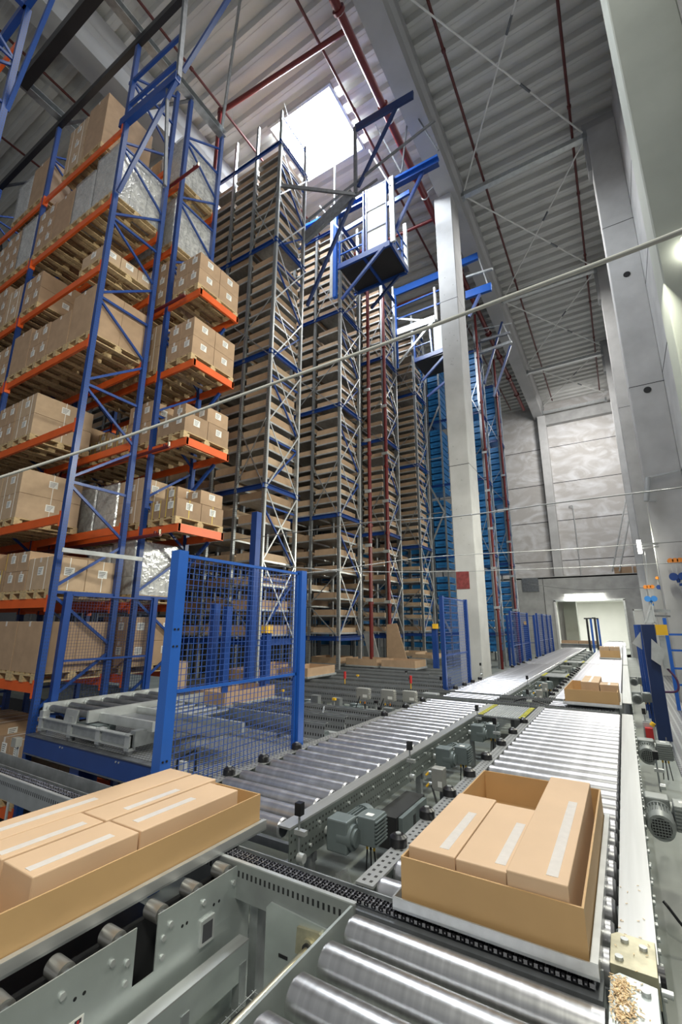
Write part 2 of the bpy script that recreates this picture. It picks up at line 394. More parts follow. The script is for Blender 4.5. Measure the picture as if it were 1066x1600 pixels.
pipe('dark sprinkler pipe farthest to the left under the roof', [(-19, 3, 20.4), (-19, 30, 20.4)], .045, redbrown, 4.3, group=SP)
t = pipe('thick red main pipe hung beside the concrete girder', [(-5.15, 2, 19.7), (-5.15, 39, 19.7)], .14, redp, 3.1)
mb = MB()
for k in range(9):
    y = 4.6+k*3.6; mb.cyl((-5.15, y, 19.7), (-5.15, y+.04, 19.7), .17, galv_l, 14); mb.bar((-5.15, y+.02, 19.8), (-4.6, y+.02, 20.1), .03, .03, galv_l)
mb.build('pipe_clamp', t)
pipe('red branch pipe crossing to a drop pipe left of the tall tray racks', [(-5.15, 8.9, 20.1), (-10.6, 8.5, 20.1), (-10.6, 8.5, 8.0)], .085, redp)
pipe('red cross pipe behind the raised crane platform, upper one', [(-5.1, 16.9, 19.9), (-10.5, 16.7, 19.9)], .075, redp)
pipe('red cross pipe seen beneath the raised platform, right of the skylight', [(-5.1, 21.5, 19.9), (-10.5, 21.4, 19.9)], .075, redp)
for k, (X, Y, zt, lab) in enumerate(((-7.72, 14.75, 16.5, 'vertical red pipe at the back of second tall tray rack'), (-7.75, 16.35, 16.5, 'vertical red pipe at the front corner of third tall tray rack'),
                                 (-5.36, 24.1, 19.5, 'vertical red pipe at end of blue bin rack, just right of column'), (-5.36, 28.7, 19.0, 'vertical red pipe at the end of the farthest blue bin rack'))):
    t = pipe(lab, [(X, Y, DECK), (X, Y, zt)], .07, redp, 3.0, group='vertical red riser pipes')
    mb = MB()
    for z in (2.2, 4.2, 6.3, 8.4, 10.6): mb.box(X-.16, X+.1, Y-.12, Y-.07, z, z+.12, galv_l)
    mb.build('pipe_bracket', t)

# ------------------------------------------------------------------ pallet racks on the left
X0 = -7.94; BAY = 3.42; XN = [X0-BAY*i for i in range(4)]
LV = [-3.1, -1.3, .48, 1.80, 3.22, 4.95, 6.68, 8.38, 10.02, 11.95]
def rack(label, ya, yb, ztop, zb, frames, beams_l, pd=False):
    t = thing('pallet_rack', label, 'pallet rack', (X0, ya, zb))
    for i in frames:
        X = XN[i]
        for Y in (ya, yb):
            mb = MB(); mb.chan(X-.05, X+.05, Y-.045, Y+.045, zb, ztop, .006, bluepost, 'none')
            mb = MB(); mb.box(X-.05, X+.05, Y-.045, Y+.045, zb, ztop, bluepost); mb.build('upright_post', t, origin=(X, Y, 0))
        mb = MB(); z = zb+.3; k = 0
        while z+.75 < ztop:
            q = (ya, yb) if k % 2 == 0 else (yb, ya)
            mb.bar((X, q[0], z+.08), (X, q[1], z+.9), .035, .045, bluep); z += .95; k += 1
            if k % 2 == 0: mb.bar((X, ya, z), (X, yb, z), .035, .05, bluep)
        mb.build('frame_bracing', t)
    for i in beams_l:
        for z in LV:
            if z < zb+.3: continue
            for Y, s in ((ya, 1), (yb, -1)):
                xe = X0+1.1 if (pd and i == 0 and z > 2.8 and z < 9) else XN[i]-.05
                mb = MB(); mb.box(XN[i+1]+.05, xe, Y-.025, Y+.025, z-.15, z, orange)
                for x in (XN[i+1]+.06, XN[i]-.06): mb.box(x-.02, x+.02, Y-.056, Y+.056, z-.22, z+.05, orange)
                mb.build('load_beam', t)
            if pd and i == 0 and 2.8 < z < 9:
                mb = MB(); mb.box(X0+1.05, X0+1.1, ya-.03, yb+.03, z-.16, z, orange); mb.build('end_beam', t)
                mb = MB(); mb.bar((X0-.03, yb, z-.75), (X0+.7, yb, z-.16), .05, .06, bluep); mb.build('strut', t)
    return t
rack('nearer blue and orange pallet rack with perforated blue uprights', 3.92, 5.02, 14.35, -4.1, (0, 1, 2), (0, 1))
rack('blue and orange pallet rack standing behind, with shelf ends jutting out', 5.42, 6.50, 14.6, -4.1, (0, 1, 2), (0, 1), True)
# rack in the top-left corner with mesh guard and its own uprights
t = thing('pallet_rack', 'partly seen blue rack with mesh guard in the top left corner', 'pallet rack', (X0, 1.9, -4.1))
for X, Y in ((-7.94, 1.91), (-7.94, .8), (-11.36, 1.91)):
    mb = MB(); mb.box(X-.05, X+.05, Y-.045, Y+.045, -4.1, 12.3, bluepost); mb.build('upright_post', t, origin=(X, Y, 0))
mb = MB()
z = 3.0; k = 0
while z < 12:
    mb.bar((X0, .8 if k % 2 else 1.91, z), (X0, 1.91 if k % 2 else .8, z+.9), .035, .045, bluep); mb.bar((X0, .8, z), (X0, 1.91, z), .035, .05, bluep); z += 1; k += 1
mb.build('frame_bracing', t)
for z in (8.38, 10.02, 11.6):
    mb = MB(); mb.box(-11.3, -7.99, 1.885, 1.935, z-.15, z, orange); mb.build('load_beam', t)
mb = MB(); mb.box(-11.4, -6.6, 1.83, 1.93, 12.3, 12.5, bluep); mb.box(-6.7, -6.6, -.4, 1.93, 12.3, 12.5, bluep); mb.box(-8.0, -7.9, -.4, 1.93, 12.3, 12.5, bluep); mb.build('platform_frame', t)
mb = MB(); mb.bar((-7.94, 1.95, 9.9), (-6.7, 1.95, 12.3), .06, .1, bluep); mb.build('strut', t)
mb = MB()
for k in range(40): mb.box(-7.9+k*.03, -7.897+k*.03, -.3, 1.9, 12.4, 12.403, galv)
for k in range(60): mb.box(-7.9, -6.7, -.3+k*.037, -.297+k*.037, 12.4, 12.403, galv)
mb.build('mesh_floor', t)
# ties over the racks
t = thing('rack_top_tie', 'dark steel beam over the front tops of the left pallet rack', 'beam', (-8, 3.92, 14.5))
mb = MB(); mb.box(-14.8, -4.8, 3.86, 3.98, 14.4, 14.58, blackm); mb.build('tie_beam', t)
t = thing('rack_top_tie', 'thickest dark steel beam crossing the top left corner', 'beam', (-8, 3, 14.6))
mb = MB(); a = at(43, 122, Z=14.7); mb.box(a.x-.2, a.x+7, a.y-.11, a.y+.11, 14.55, 14.85, blackm); mb.build('tie_beam', t)
for X, w in ((X0, 'right'), (XN[1], 'left')):
    t = thing('rack_cross_tie', 'grey steel channel laid across the rack tops, '+w+' of two', 'beam', (X, 5, 14.7))
    mb = MB(); mb.chan(X-.10, X+.10, 1.9, 6.55, 14.65, 14.85, .012, galv, 'x+'); mb.build('channel', t)
    mb = MB(); mb.bar((X-3.3, 3.95, 14.45), (X, 5.4, 14.6), .07, .04, galv_d); mb.build('diagonal_flat', t)
# cantilever gantry at rack end
t = thing('rack_end_gantry', 'blue cantilever beam braced off the top of the front rack end', 'gantry', (-7.9, 3.92, 12))
a = at(190, 196, Y=3.92); e = at(279, 120, Y=3.92)
mb = MB(); mb.bar(a, e, .12, .22, bluep); mb.build('cantilever_beam', t)
mb = MB(); mb.bar(e, at(185, 300, Y=3.92), .07, .09, bluep); mb.build('lower_strut', t)
for q0, q1 in (((203, 132), (282, 57)), ((202, 165), (276, 100))):
    mb = MB(); mb.bar(at(*q0, Y=3.92), at(*q1, Y=3.92), .06, .09, bluep); mb.build('rail', t)
mb = MB(); mb.bar(e, at(295, -60, Y=3.92), .09, .07, galv_d); mb.bar(at(262, 140, Y=3.92), at(258, 290, Y=3.92), .06, .04, galv_d); mb.build('hanger', t)
mb = MB(); mb.bar(at(286, 112, Y=4.4), at(362, -10, Y=4.4), .08, .10, bluep); mb.build('upper_strut', t)
t = thing('hanger_bar', 'long thin steel hanger rising from the back corner of the racks', 'bar', at(345, 210, X=X0))
mb = MB(); mb.bar(at(345, 212, Y=6.5), at(378, -20, Y=6.5), .07, .05, galv); mb.build('flat_bar', t)
# sprinkler fittings along the racks
for z in (3.0, 4.74, 8.18, 11.7):
    t = thing('rack_sprinkler_pipe', {3.0: 'lowest', 4.74: 'second lowest', 8.18: 'third', 11.7: 'topmost'}[z]+' dark red sprinkler pipe along the gap between pallet racks', 'pipe', (-8.2, 5.22, z), 'sprinkler pipes between pallet racks')
    mb = MB(); mb.cyl((-14, 5.22, z), (-7.1, 5.22, z), .035, redp, 10); mb.cyl((-7.25, 5.22, z-.02), (-7.25, 5.22, z+.07), .03, redp, 8); mb.build('pipe_run', t)
    mb = MB(); mb.cyl((-7.12, 5.22, z+.0), (-7.12, 5.22, z+.09), .028, brass, 8); mb.build('sprinkler_head', t)
t = thing('lamp_channel', 'white steel channel hung across the first rack upright', 'channel', (-7.9, 3.8, 2.9))
a = at(97, 859, Y=3.8); e = at(196, 871, X=X0+.12)
mb = MB(); mb.bar(a, at(222, 874, Y=5.0), .05, .07, galv_l); mb.build('channel', t)

# pallets & cartons --------------------------------------------------------
def make_pallet():
    t = thing('wooden_pallet', 'x', 'pallet'); k = []
    mb = MB()
    for i in range(5):
        x = -.4+i*.175; mb.box(x, x+.1, -.6, .6, .122, .144, wood)
    for y in (-.6, -.05, .5): mb.box(-.4, .4, y, y+.1, .1, .122, wood)
    k.append(mb.build('deck_boards', t))
    for x in (-.4, -.05, .3):
        mb = MB(); mb.box(x, x+.1, -.6, .6, 0, .022, wood)
        for y in (-.6, -.07, .455): mb.box(x, x+.1, y, y+.145, .022, .1, wood)
        k.append(mb.build('skid', t))
    return reg(t, *k)
PAL = make_pallet()
CART = {}
def make_carton(sx, sy, sz, m, lab=True, strap=None, tp=True):
    key = (sx, sy, sz, m.name, lab, strap, tp)
    if key in CART: return CART[key]
    t = thing('carton', 'x', 'carton'); ks = []
    mb = MB(); mb.box(-sx/2, sx/2, -sy/2, sy/2, 0, sz, m)
    ks.append(mb.build('carton_body', t, bevel=.006))
    mb = MB(); mb.box(-.028, .028, -sy/2-.0015, sy/2+.0015, sz, sz+.0015, tape)
    mb.box(-.028, .028, -sy/2-.0015, -sy/2, sz-.08, sz, tape)
    if tp: ks.append(mb.build('sealing_tape', t))
    if lab:
        w = min(.17, sx*.4); h = min(.14, sz*.4)
        for (ax, s) in (('y', -1), ('x', 1)):
            mb = MB(); z0 = sz*.45; o = sx*.05
            if ax == 'y':
                mb.box(o-w/2, o+w/2, -sy/2-.003, -sy/2, z0, z0+h, paper)
                for q in range(4): mb.box(o-w*.4, o+w*(.1+.08*q), -sy/2-.0035, -sy/2-.003, z0+h*(.15+.2*q), z0+h*(.22+.2*q), ink)
            else:
                mb.box(sx/2, sx/2+.003, -w/2, w/2, z0, z0+h, paper)
                for q in range(4): mb.box(sx/2+.003, sx/2+.0035, -w*.4, w*(.1+.08*q), z0+h*(.15+.2*q), z0+h*(.22+.2*q), ink)
            ks.append(mb.build('paper_label', t))
    if strap:
        mb = MB(); x = sx*.25; w = .006
        mm = strapy if strap == 'y' else paper
        for x in (-sx*.28, sx*.28): mb.box(x-w, x+w, -sy/2-.003, sy/2+.003, -.0, sz+.003, mm)
        mb.box(-sx/2-.003, sx/2+.003, -w, w, 0, sz+.003, mm)
        ks.append(mb.build('strap', t))
    CART[key] = reg(t, *ks); return CART[key]
def make_wrapped(h, m, nm):
    key = ('w', h, m.name)
    if key in CART: return CART[key]
    t = thing('wrapped_load', 'x', 'wrapped load'); mb = MB()
    n = 5
    for i in range(2):
        for j in range(3):
            for k in range(max(2, int(h/.3))):
                q = h/max(2, int(h/.3)); mb.box(-.39+i*.39+.006, -.39+(i+1)*.39-.006, -.58+j*.386+.006, -.58+(j+1)*.386-.006, k*q+.004, (k+1)*q-.004, card2 if m is wrap else paper)
    a = mb.build('stacked_goods', t)
    mb = MB(); mb.prism([(-.38, -.6), (.38, -.6), (.402, -.57), (.402, .57), (.38, .6), (-.38, .6), (-.402, .57), (-.402, -.57)], 2, .0, h+.012, m)
    c = mb.build('stretch_film', t)
    CART[key] = reg(t, a, c); return CART[key]
film = bpy.data.materials.new('clear_stretch_film'); film.use_nodes = True
nt = film.node_tree; nt.nodes.remove(nt.nodes['Principled BSDF'])
g = nt.nodes.new('ShaderNodeBsdfGlossy'); g.inputs['Roughness'].default_value = .18; g.inputs['Color'].default_value = (.8, .82, .85, 1)
tr = nt.nodes.new('ShaderNodeBsdfTransparent'); df = nt.nodes.new('ShaderNodeBsdfDiffuse'); df.inputs['Color'].default_value = (.42, .42, .43, 1)
mx = nt.nodes.new('ShaderNodeMixShader'); mx2 = nt.nodes.new('ShaderNodeMixShader')
tc = nt.nodes.new('ShaderNodeTexCoord'); nz = nt.nodes.new('ShaderNodeTexNoise'); nz.inputs['Scale'].default_value = 7; nz.inputs['Distortion'].default_value = 1.5; nt.links.new(tc.outputs['Object'], nz.inputs['Vector'])
bp = nt.nodes.new('ShaderNodeBump'); bp.inputs['Strength'].default_value = .35; bp.inputs['Distance'].default_value = .02; nt.links.new(nz.outputs[0], bp.inputs['Height']); nt.links.new(bp.outputs[0], g.inputs['Normal'])
nt.links.new(g.outputs[0], mx.inputs[1]); nt.links.new(df.outputs[0], mx.inputs[2]); mx.inputs[0].default_value = .6
mr = nt.nodes.new('ShaderNodeMapRange'); mr.inputs['From Min'].default_value = .35; mr.inputs['From Max'].default_value = .65; mr.inputs['To Min'].default_value = .25; mr.inputs['To Max'].default_value = .6
nt.links.new(nz.outputs[0], mr.inputs[0]); nt.links.new(mr.outputs[0], mx2.inputs[0]); nt.links.new(tr.outputs[0], mx2.inputs[1]); nt.links.new(mx.outputs[0], mx2.inputs[2]); nt.links.new(mx2.outputs[0], nt.nodes['Material Output'].inputs[0])
wrap_used = film
def load(kind, x, y, z, where, up, full=True):
    """pallet with goods; where is the tail of the label"""
    inst(PAL, (x, y, z), 'wooden pallet, '+where, 'pallet', 'wooden pallets in the pallet racks')
    z1 = z+.145
    def put(pr, dx, dy, dz, w): inst(pr, (x+dx, y+dy, z1+dz), w+' carton, '+where, 'carton', 'cartons on the rack pallets')
    if kind == 'W' or kind == 'V':
        inst(make_wrapped(up, film, ''), (x, y, z1), 'film-wrapped goods, '+where, 'wrapped load', 'film-wrapped pallet loads'); return
    if kind == 'A':   # 2x2 per layer labelled
        n = max(1, round(up/.42)); h = up/n
        for k in range(n):
            for i in (0, 1):
                for j in ((0, 1) if full else (0,)):
                    put(make_carton(.39, .585 if full else 1.179, round(h-.004, 3), card, True, None), -.198+.396*i, (-.297+.594*j) if full else 0, k*h, ('lower' if k == 0 else ('upper' if k == n-1 else 'middle'))+(' front' if j == 0 else ' rear')+('-left' if i == 0 else '-right'))
    if kind == 'B':   # full width cartons, strapped
        n = max(1, round(up/.45)); h = up/n
        for k in range(n):
            for j in ((0, 1) if full else (0,)): put(make_carton(.78, .585 if full else 1.179, round(h-.004, 3), card3, True, 'w'), 0, (-.297+.594*j) if full else 0, k*h, ('lower' if k == 0 else 'upper')+(' front' if j == 0 else ' rear')+' broad')
    if kind == 'C':   # plain big carton
        for j in ((0, 1) if full else (0,)): put(make_carton(.79, .59 if full else 1.184, up, card, False, None), 0, (-.297+.594*j) if full else 0, 0, 'large plain '+('front' if j == 0 else 'rear'))
    if kind == 'D':   # stepped
        h = up*.5
        for i in (0, 1):
            for j in ((0, 1) if full else (0,)): put(make_carton(.39, .585 if full else 1.179, round(h-.004, 3), card2, True, 'y' if up < .82 else None), -.198+.396*i, (-.297+.594*j) if full else 0, 0, 'lower'+(' front' if j == 0 else ' rear')+('-left' if i == 0 else '-right'))
        put(make_carton(.39, .585, round(h-.004, 3), card, True, 'y' if up < .82 else None), -.198, .0, h, 'upper left'); put(make_carton(.39, .585, round(h*.8, 3), card, True, None), .198, .25, h, 'upper right')
    if kind == 'L':   # low row
        for j in range(3): put(make_carton(.76, .38, up, card3, True, None), 0, -.39+.39*j, 0, ('front', 'middle', 'rear')[j]+' low')
shelfw = {-1.3: 'shelf below deck', .48: 'first shelf', 1.80: 'second shelf', 3.22: 'third shelf', 4.95: 'fourth shelf', 6.68: 'fifth shelf', 8.38: 'sixth shelf', 10.02: 'seventh shelf', 11.95: 'eighth shelf'}
plan1 = {  # row 1, bay 1: slot 0 is nearest the end upright
    -1.3: ['A.8', 'B.6', 'A.8', 'B.8'], .48: ['C.8', 'C.8', 'A.6', 'B.8'], 1.80: ['B.55', 'A.7', 'D.8', 'A.8'], 3.22: [None, None, 'B1.0', 'B1.0'], 4.95: [None, None, 'B.9', 'A.9'],
    6.68: ['C1.05', 'C.8', 'A.85', 'C1.0'], 8.38: ['L.3', None, None, 'A.85'], 10.02: ['W1.3', 'W1.1', 'C1.1', 'A1.2'], 11.95: [None, 'C1.5', 'B1.4', None]}
plan2 = {-1.3: ['A.8']*4, .48: ['B.8', 'A.8', 'C.8', None], 1.80: ['A.9', 'B.9', 'A.9', None], 3.22: ['B1.1', 'B1.0', 'A1.0', None], 4.95: ['A1.0', 'B.9', 'A.9', None], 6.68: ['A.9', 'A.9', 'B.9', None],
    8.38: ['B.9', 'A1.2', 'A1.1', None], 10.02: ['W1.3', 'A1.3', 'A1.2', None], 11.95: ['C1.3', 'W1.2', None, None]}
plan3 = {.48: ['A.9', 'B.8', 'B.8', None], 1.80: ['V1.05', 'V1.0', None, None], 3.22: ['B.95', 'V.95', 'W1.0', 'A.9'], 4.95: ['A.95', 'D.8', 'D.8', 'A.95'], 6.68: ['B1.1', 'B1.0', 'A1.0', None],
    8.38: ['A1.1', 'L.4', 'L.4', 'L.4'], 10.02: ['W1.3', 'W1.2', 'W1.3', None], 11.95: ['W1.3', 'C1.1', None, None]}
slotw = ['first', 'second', 'third', 'fourth']
def fill(plan, xr, y, rowname, dec=1.0):
    for z, row in plan.items():
        for s, k in enumerate(row):
            if not k: continue
            jx = random.uniform(-.012, .012)
            load(k[0], xr-.46-s*.835+jx, y, z, slotw[s]+' place, '+shelfw[z]+', '+rowname, float(k[1:]), s == 0)
fill(plan1, X0, 4.47, 'front rack, near bay')
fill(plan2, XN[1], 4.47, 'front rack, far bay')
fill(plan3, X0, 5.96, 'rear rack')
for z, k in ((3.22, 'D.72'), (4.95, 'D.83'), (6.68, 'A.86'), (8.38, 'A.8')):
    load(k[0], X0+.64, 5.96, z, 'jutting end of '+shelfw[z]+', rear rack', float(k[1:]))
# red sticker sheet on wrapped goods
b = MB(); b.box(-8.62, -8.25, 5.345, 5.349, 2.85, 3.02, inkred)

# ------------------------------------------------------------------ tall tray racks
def tall_rack(label, xe, ya, yb, ztop, cols, w, zb=1.02, blue=False):
    t = thing('tray_rack', label, 'tray rack', (xe, ya, DECK))
    xs = [xe-w*i for i in range(cols+1)]
    for i, X in enumerate(xs):
        for Y in (ya, yb):
            mb = MB(); mb.box(X-.045, X+.045, Y-.04, Y+.04, DECK, ztop+(.5 if i < 3 else 0), galvpost); mb.build('upright_post', t, origin=(X, Y, 0))
            if i == 0:
                mb = MB(); mb.box(X+.05, X+.075, Y-.03, Y+.03, DECK, ztop, galv_l); mb.build('corner_strip', t)
    for z in (zb, 5.14, 9.3, 13.3, 17.3):
        if z > ztop: continue
        mb = MB(); mb.chan(xs[-1], xe+.05, ya-.07, ya-.01, z-.14, z, .01, bluep, 'y-'); mb.build('blue_beam', t)
        mb = MB(); mb.chan(xe+.02, xe+.1, ya-.1, yb+.1, z-.14, z, .01, bluep, 'x+'); mb.build('blue_beam', t)
    # end-face bracing
    z = zb; k = 0; mb = MB(); mb2 = MB()
    while z < ztop-1:
        h = 2.0
        mb.bar((xe+.06, ya, z), (xe+.06, yb, z+h), .04, .012, galv_l, (1, 0, 0)); mb.bar((xe+.075, yb, z), (xe+.075, ya, z+h), .04, .012, galv_l, (1, 0, 0))
        mb2.bar((xe-.02, yb if k % 2 else ya, z), (xe-.02, ya if k % 2 else yb, z+h*.75), .045, .045, bluep); mb2.bar((xe-.02, ya, z+h*.76), (xe-.02, yb, z+h*.76), .04, .05, bluep)
        z += h; k += 1
    mb.build('cross_flats', t); mb2.build('inner_bracing', t)
    mb = MB(); z = zb; k = 0
    while z < ztop-1.2:   # long-face turnbuckle braces on the inner bay
        i = min(1, cols-1); xa, xb = xs[i], xs[i+1]
        if cols > 1 or not blue:
            mb.bar((xs[0], ya-.06, z), (xs[1] if k % 2 else xs[min(2, cols)], ya-.06, z+2.02), .035, .012, galv, (0, 1, 0))
            mb.bar((xs[1] if k % 2 else xs[min(2, cols)], ya-.07, z), (xs[0], ya-.07, z+2.02), .035, .012, galv, (0, 1, 0))
        z += 4.05; k += 1
    mb.build('face_bracing', t)
    return t, xs
def make_tray(w, d, h, m):
    t = thing('storage_tray', 'x', 'storage tray'); th = .012
    mb = MB(); mb.box(-w/2, w/2, -d/2, d/2, 0, .012, galv); mb.box(-w/2, w/2, -d/2, -d/2+.02, 0, .055, galv_l); mb.box(-w/2, w/2, d/2-.02, d/2, 0, .055, galv_l)
    mb.box(w/2-.02, w/2, -d/2+.02, d/2-.02, 0, .055, galv_l); mb.box(-w/2, -w/2+.02, -d/2+.02, d/2-.02, 0, .055, galv)
    a = mb.build('steel_tray', t)
    mb = MB(); x, y = w/2-.03, d/2-.03
    mb.box(-x, x, -y, y, .02, .028, m); mb.box(-x, x, -y, -y+th, .028, h, m); mb.box(-x, x, y-th, y, .028, h, m); mb.box(-x, -x+th, -y+th, y-th, .028, h, m); mb.box(x-th, x, -y+th, y-th, .028, h, m)
    mb.box(x-.14, x-.13, -y-.002, -y, .03, h, card2)
    c = mb.build('cardboard_sides', t)
    return reg(t, a, c)
TRAYS = [make_tray(.94, 1.40, .235, card), make_tray(.94, 1.40, .235, card2), make_tray(.94, 1.40, .21, card3), make_tray(.94, 1.40, .26, card)]
TRAYS1 = [make_tray(.90, 1.36, .29, card), make_tray(.90, 1.36, .27, card2), make_tray(.90, 1.36, .26, card3)]
rng = random.Random(3)
def stack(rackname, colname, x, y, ztop, protos, pitch, first=1.08):
    z = first; n = 0
    while z+.3 < ztop:
        n += 1
        inst(rng.choice(protos), (x, y, z), 'cardboard-sided steel tray, '+nth(n)+' from bottom, '+colname+' of '+rackname, 'storage tray', 'cardboard trays in '+rackname)
        pz = pitch*(1.5 if z < 4.9 else 1.0)
        z2 = z+pz*(1 if rng.random() > .13 else 1.6)
        for bz in (5.14, 9.3, 13.3, 17.3):
            if z2+.02 > bz-.28 and z < bz-.2: z2 = max(z2, bz+.03)
        z = z2
W = 1.05
NM = ['the nearest tray rack', 'the second tray rack', 'the third tray rack', 'the fourth tray rack']
YS = [(8.95, 10.36), (12.84, 14.28), (16.55, 17.95), (20.35, 21.85)]
tall_rack('nearest tall rack of cardboard trays, its top against the bright skylight', X0, *YS[0], 18.2, 3, W)
tall_rack('second tall tray rack, with a raised blue platform on its end', X0, *YS[1], 17.9, 3, W+.1)
tall_rack('third tall tray rack, with red pipes at its corner', X0, *YS[2], 17.6, 2, W+.1)
tall_rack('fourth tall tray rack, just before the blue bins', X0, *YS[3], 17.6, 2, W+.1)
for i, (c, n) in enumerate((('outer column', 0), ('second column', 1), ('third column', 2))): stack(NM[0], c, X0-W*(n+.5), 9.65, 17.6, TRAYS1, .43)
stack(NM[1], 'outer column', X0-1.15*.5, 13.56, 17.9, TRAYS, .375); stack(NM[1], 'second column', X0-1.15*1.5, 13.56, 17.9, TRAYS, .375)
stack(NM[2], 'outer column', X0-1.15*.5, 17.25, 17.5, TRAYS, .38)
stack(NM[3], 'outer column', X0-1.15*.5, 21.1, 17.5, TRAYS, .38)
def deep(label, xe, w, c0, c1, y, d, ztop, pitch, m, first=1.08, hh=.24, cat='storage trays', h2=.0):
    """the columns further along the aisle, too many and too hidden to count"""
    mb = MB(); rg = random.Random(int(y*10))
    for c in range(c0, c1):
        x = xe-w*(c+.5); z = first+rg.random()*.1
        while z+.3 < ztop:
            if rg.random() > .1:
                if cat == 'storage trays': mb.box(x-w*.44, x+w*.44, y-d/2, y+d/2, z, z+.05, galv)
                mb.box(x-w*.41, x+w*.41, y-d/2+.03, y+d/2-.03, z+.05, z+hh, m)
            z += pitch*(1.5 if z < 4.9 and cat == 'storage trays' else 1)
        for Y in (y-d/2-.02, y+d/2+.02): mb.box(x-w/2-.03, x-w/2+.03, Y-.03, Y+.03, DECK, ztop, galv_d)
    o = mb.build('deep_tray_columns' if cat == 'storage trays' else 'deep_bin_columns'); tag(o, label, cat, None, 'stuff')
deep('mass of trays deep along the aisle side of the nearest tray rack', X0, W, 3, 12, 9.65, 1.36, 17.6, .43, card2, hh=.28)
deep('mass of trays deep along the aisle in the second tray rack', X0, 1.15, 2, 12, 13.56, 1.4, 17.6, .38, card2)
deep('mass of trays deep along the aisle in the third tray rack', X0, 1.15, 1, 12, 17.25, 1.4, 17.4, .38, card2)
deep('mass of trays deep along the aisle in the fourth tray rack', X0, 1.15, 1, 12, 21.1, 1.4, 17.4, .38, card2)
deep('mass of blue bins deep along the nearer bin rack', -5.55, .78, 5, 18, 25.02, 1.25, 17.6, .40, binblue, .1, .3, 'plastic bins')
# blue bins
def make_bin(w, d, h):
    t = thing('blue_bin', 'x', 'plastic bin')
    mb = MB(); th = .02
    mb.box(-w/2, w/2, -d/2, d/2, 0, .02, binblue)
    for a in ((-w/2, w/2, -d/2, -d/2+th), (-w/2, w/2, d/2-th, d/2), (-w/2, -w/2+th, -d/2, d/2), (w/2-th, w/2, -d/2, d/2)): mb.box(*a, .02, h, binblue)
    for a in ((-w/2-.015, w/2+.015, -d/2-.015, -d/2), (w/2, w/2+.015, -d/2, d/2+.015)): mb.box(*a, h-.05, h, binblue)
    a = mb.build('bin_body', t)
    mb = MB(); mb.box(-w*.3, w*.3, -d/2-.004, -d/2, h*.25, h*.6, binblue_d); mb.box(w/2, w/2+.002, -d*.44, d*.44, h*.15, h*.7, binblue); mb.box(w*.29, w/2+.002, -d/2-.002, -d/2, h*.15, h*.7, binblue); mb.box(w/2-.001, w/2+.002, -d/2-.002, -d*.43, h*.15, h*.7, binblue)
    for k in range(4): mb.box(w/2, w/2+.004, -d*.42+k*d*.22, -d*.42+k*d*.22+d*.14, h*.2, h*.65, binblue_d)
    mb.box(-w*.3, w*.3, -d/2-.008, -d/2-.004, h*.5, h*.56, binblue)
    return reg(t, a, mb.build('recessed_panel', t))
BIN = make_bin(.68, 1.25, .29)
XB = -5.55
for nm, ya, yb, cs, desc in (('the nearer bin rack', 24.3, 25.75, (0, 1, 2, 3, 4), 'rack of blue bins passing behind the concrete column'), ('the far bin rack', 29.0, 30.4, (0, 1), 'farthest rack of blue bins, right of the concrete column')):
    t, xs = tall_rack(desc, XB, ya, yb, 18.6, 5 if len(cs) > 2 else 2, .78, blue=True)
    mb = MB(); z = 1.0; k = 0
    if len(cs) > 2:
        while z < 14:
            mb.bar((xs[4]-.8 if k % 2 else xs[3], ya-.12, z), (xs[3] if k % 2 else xs[4]-.8, ya-.12, z+3.3), .09, .03, galv_l, (0, 1, 0))
            mb.bar((xs[4]-.8, ya-.12, z), (xs[3], ya-.12, z), .05, .03, galv_l, (0, 1, 0)); z += 3.3; k += 1
        mb.build('zigzag_brace', t)
    for c in cs:
        if len(cs) > 2 and c in (1, 2): continue
        z = .1; n = 0
        while z < 17.6:
            n += 1
            if n % 11 != 0: inst(BIN, (xs[0]-.78*(c+.5), (ya+yb)/2, z), 'blue plastic bin, '+nth(n)+' from bottom, '+nth(c+1)+' column from right of '+nm, 'plastic bin', 'blue bins in '+nm)
            z += .40

# crane aisle structures at the rack ends ---------------------------------------
def at2(p, Y): return at(p[0], p[1], Y=Y)
t = thing('crane_gantry', 'dark steel cantilever frame jutting from the nearest tray rack top', 'gantry', (-7.9, 10.4, 15))
Y = 10.42
for nm, p0, p1, w, h, m in (('channel_beam', (475, 374), (552, 303), .12, .42, galv_d), ('lower_brace', (480, 478), (556, 300), .08, .1, blued), ('horizontal_tie', (431, 289), (556, 304), .06, .12, galv_d),
        ('end_post', (555, 200), (556, 303), .1, .1, galv_d), ('top_beam', (555, 201), (646, 148), .08, .30, blued), ('diagonal', (560, 292), (619, 168), .08, .1, blued),
        ('rail', (476, 348), (680, 188), .05, .08, galv_d), ('rail', (478, 362), (590, 280), .05, .06, galv_d)):
    mb = MB(); a = at2(p0, Y); e = at2(p1, Y)
    if nm == 'horizontal_tie': a = at2(p0, 8.95); e = at2(p1, Y)
    mb.bar(a, e, w, h, m); mb.build(nm, t)
for q0, q1 in (((500, 322), (537, 366)), ((577, 235), (610, 290)), ((638, 160), (685, 235)), ((587, 195), (627, 270)), ((523, 255), (523, 330)), ((640, 160), (628, 268))):
    mb = MB(); mb.bar(at2(q0, 12.2), at2(q1, 12.2), .05, .05, galv_d); mb.build('stay', t)
t = thing('crane_gantry', 'bright blue top runway beam over the second tray rack end', 'gantry', (-7.9, 12.9, 18))
mb = MB(); a = at2((474, 358), 12.7); e = at2((685, 246), 12.7); mb.bar(a, e, .22, .10, bluev); mb.bar(a-Vector((0, 0, .16)), e-Vector((0, 0, .16)), .05, .24, bluev); mb.bar(a-Vector((0, 0, .3)), e-Vector((0, 0, .3)), .2, .05, bluep); mb.build('runway_beam', t)
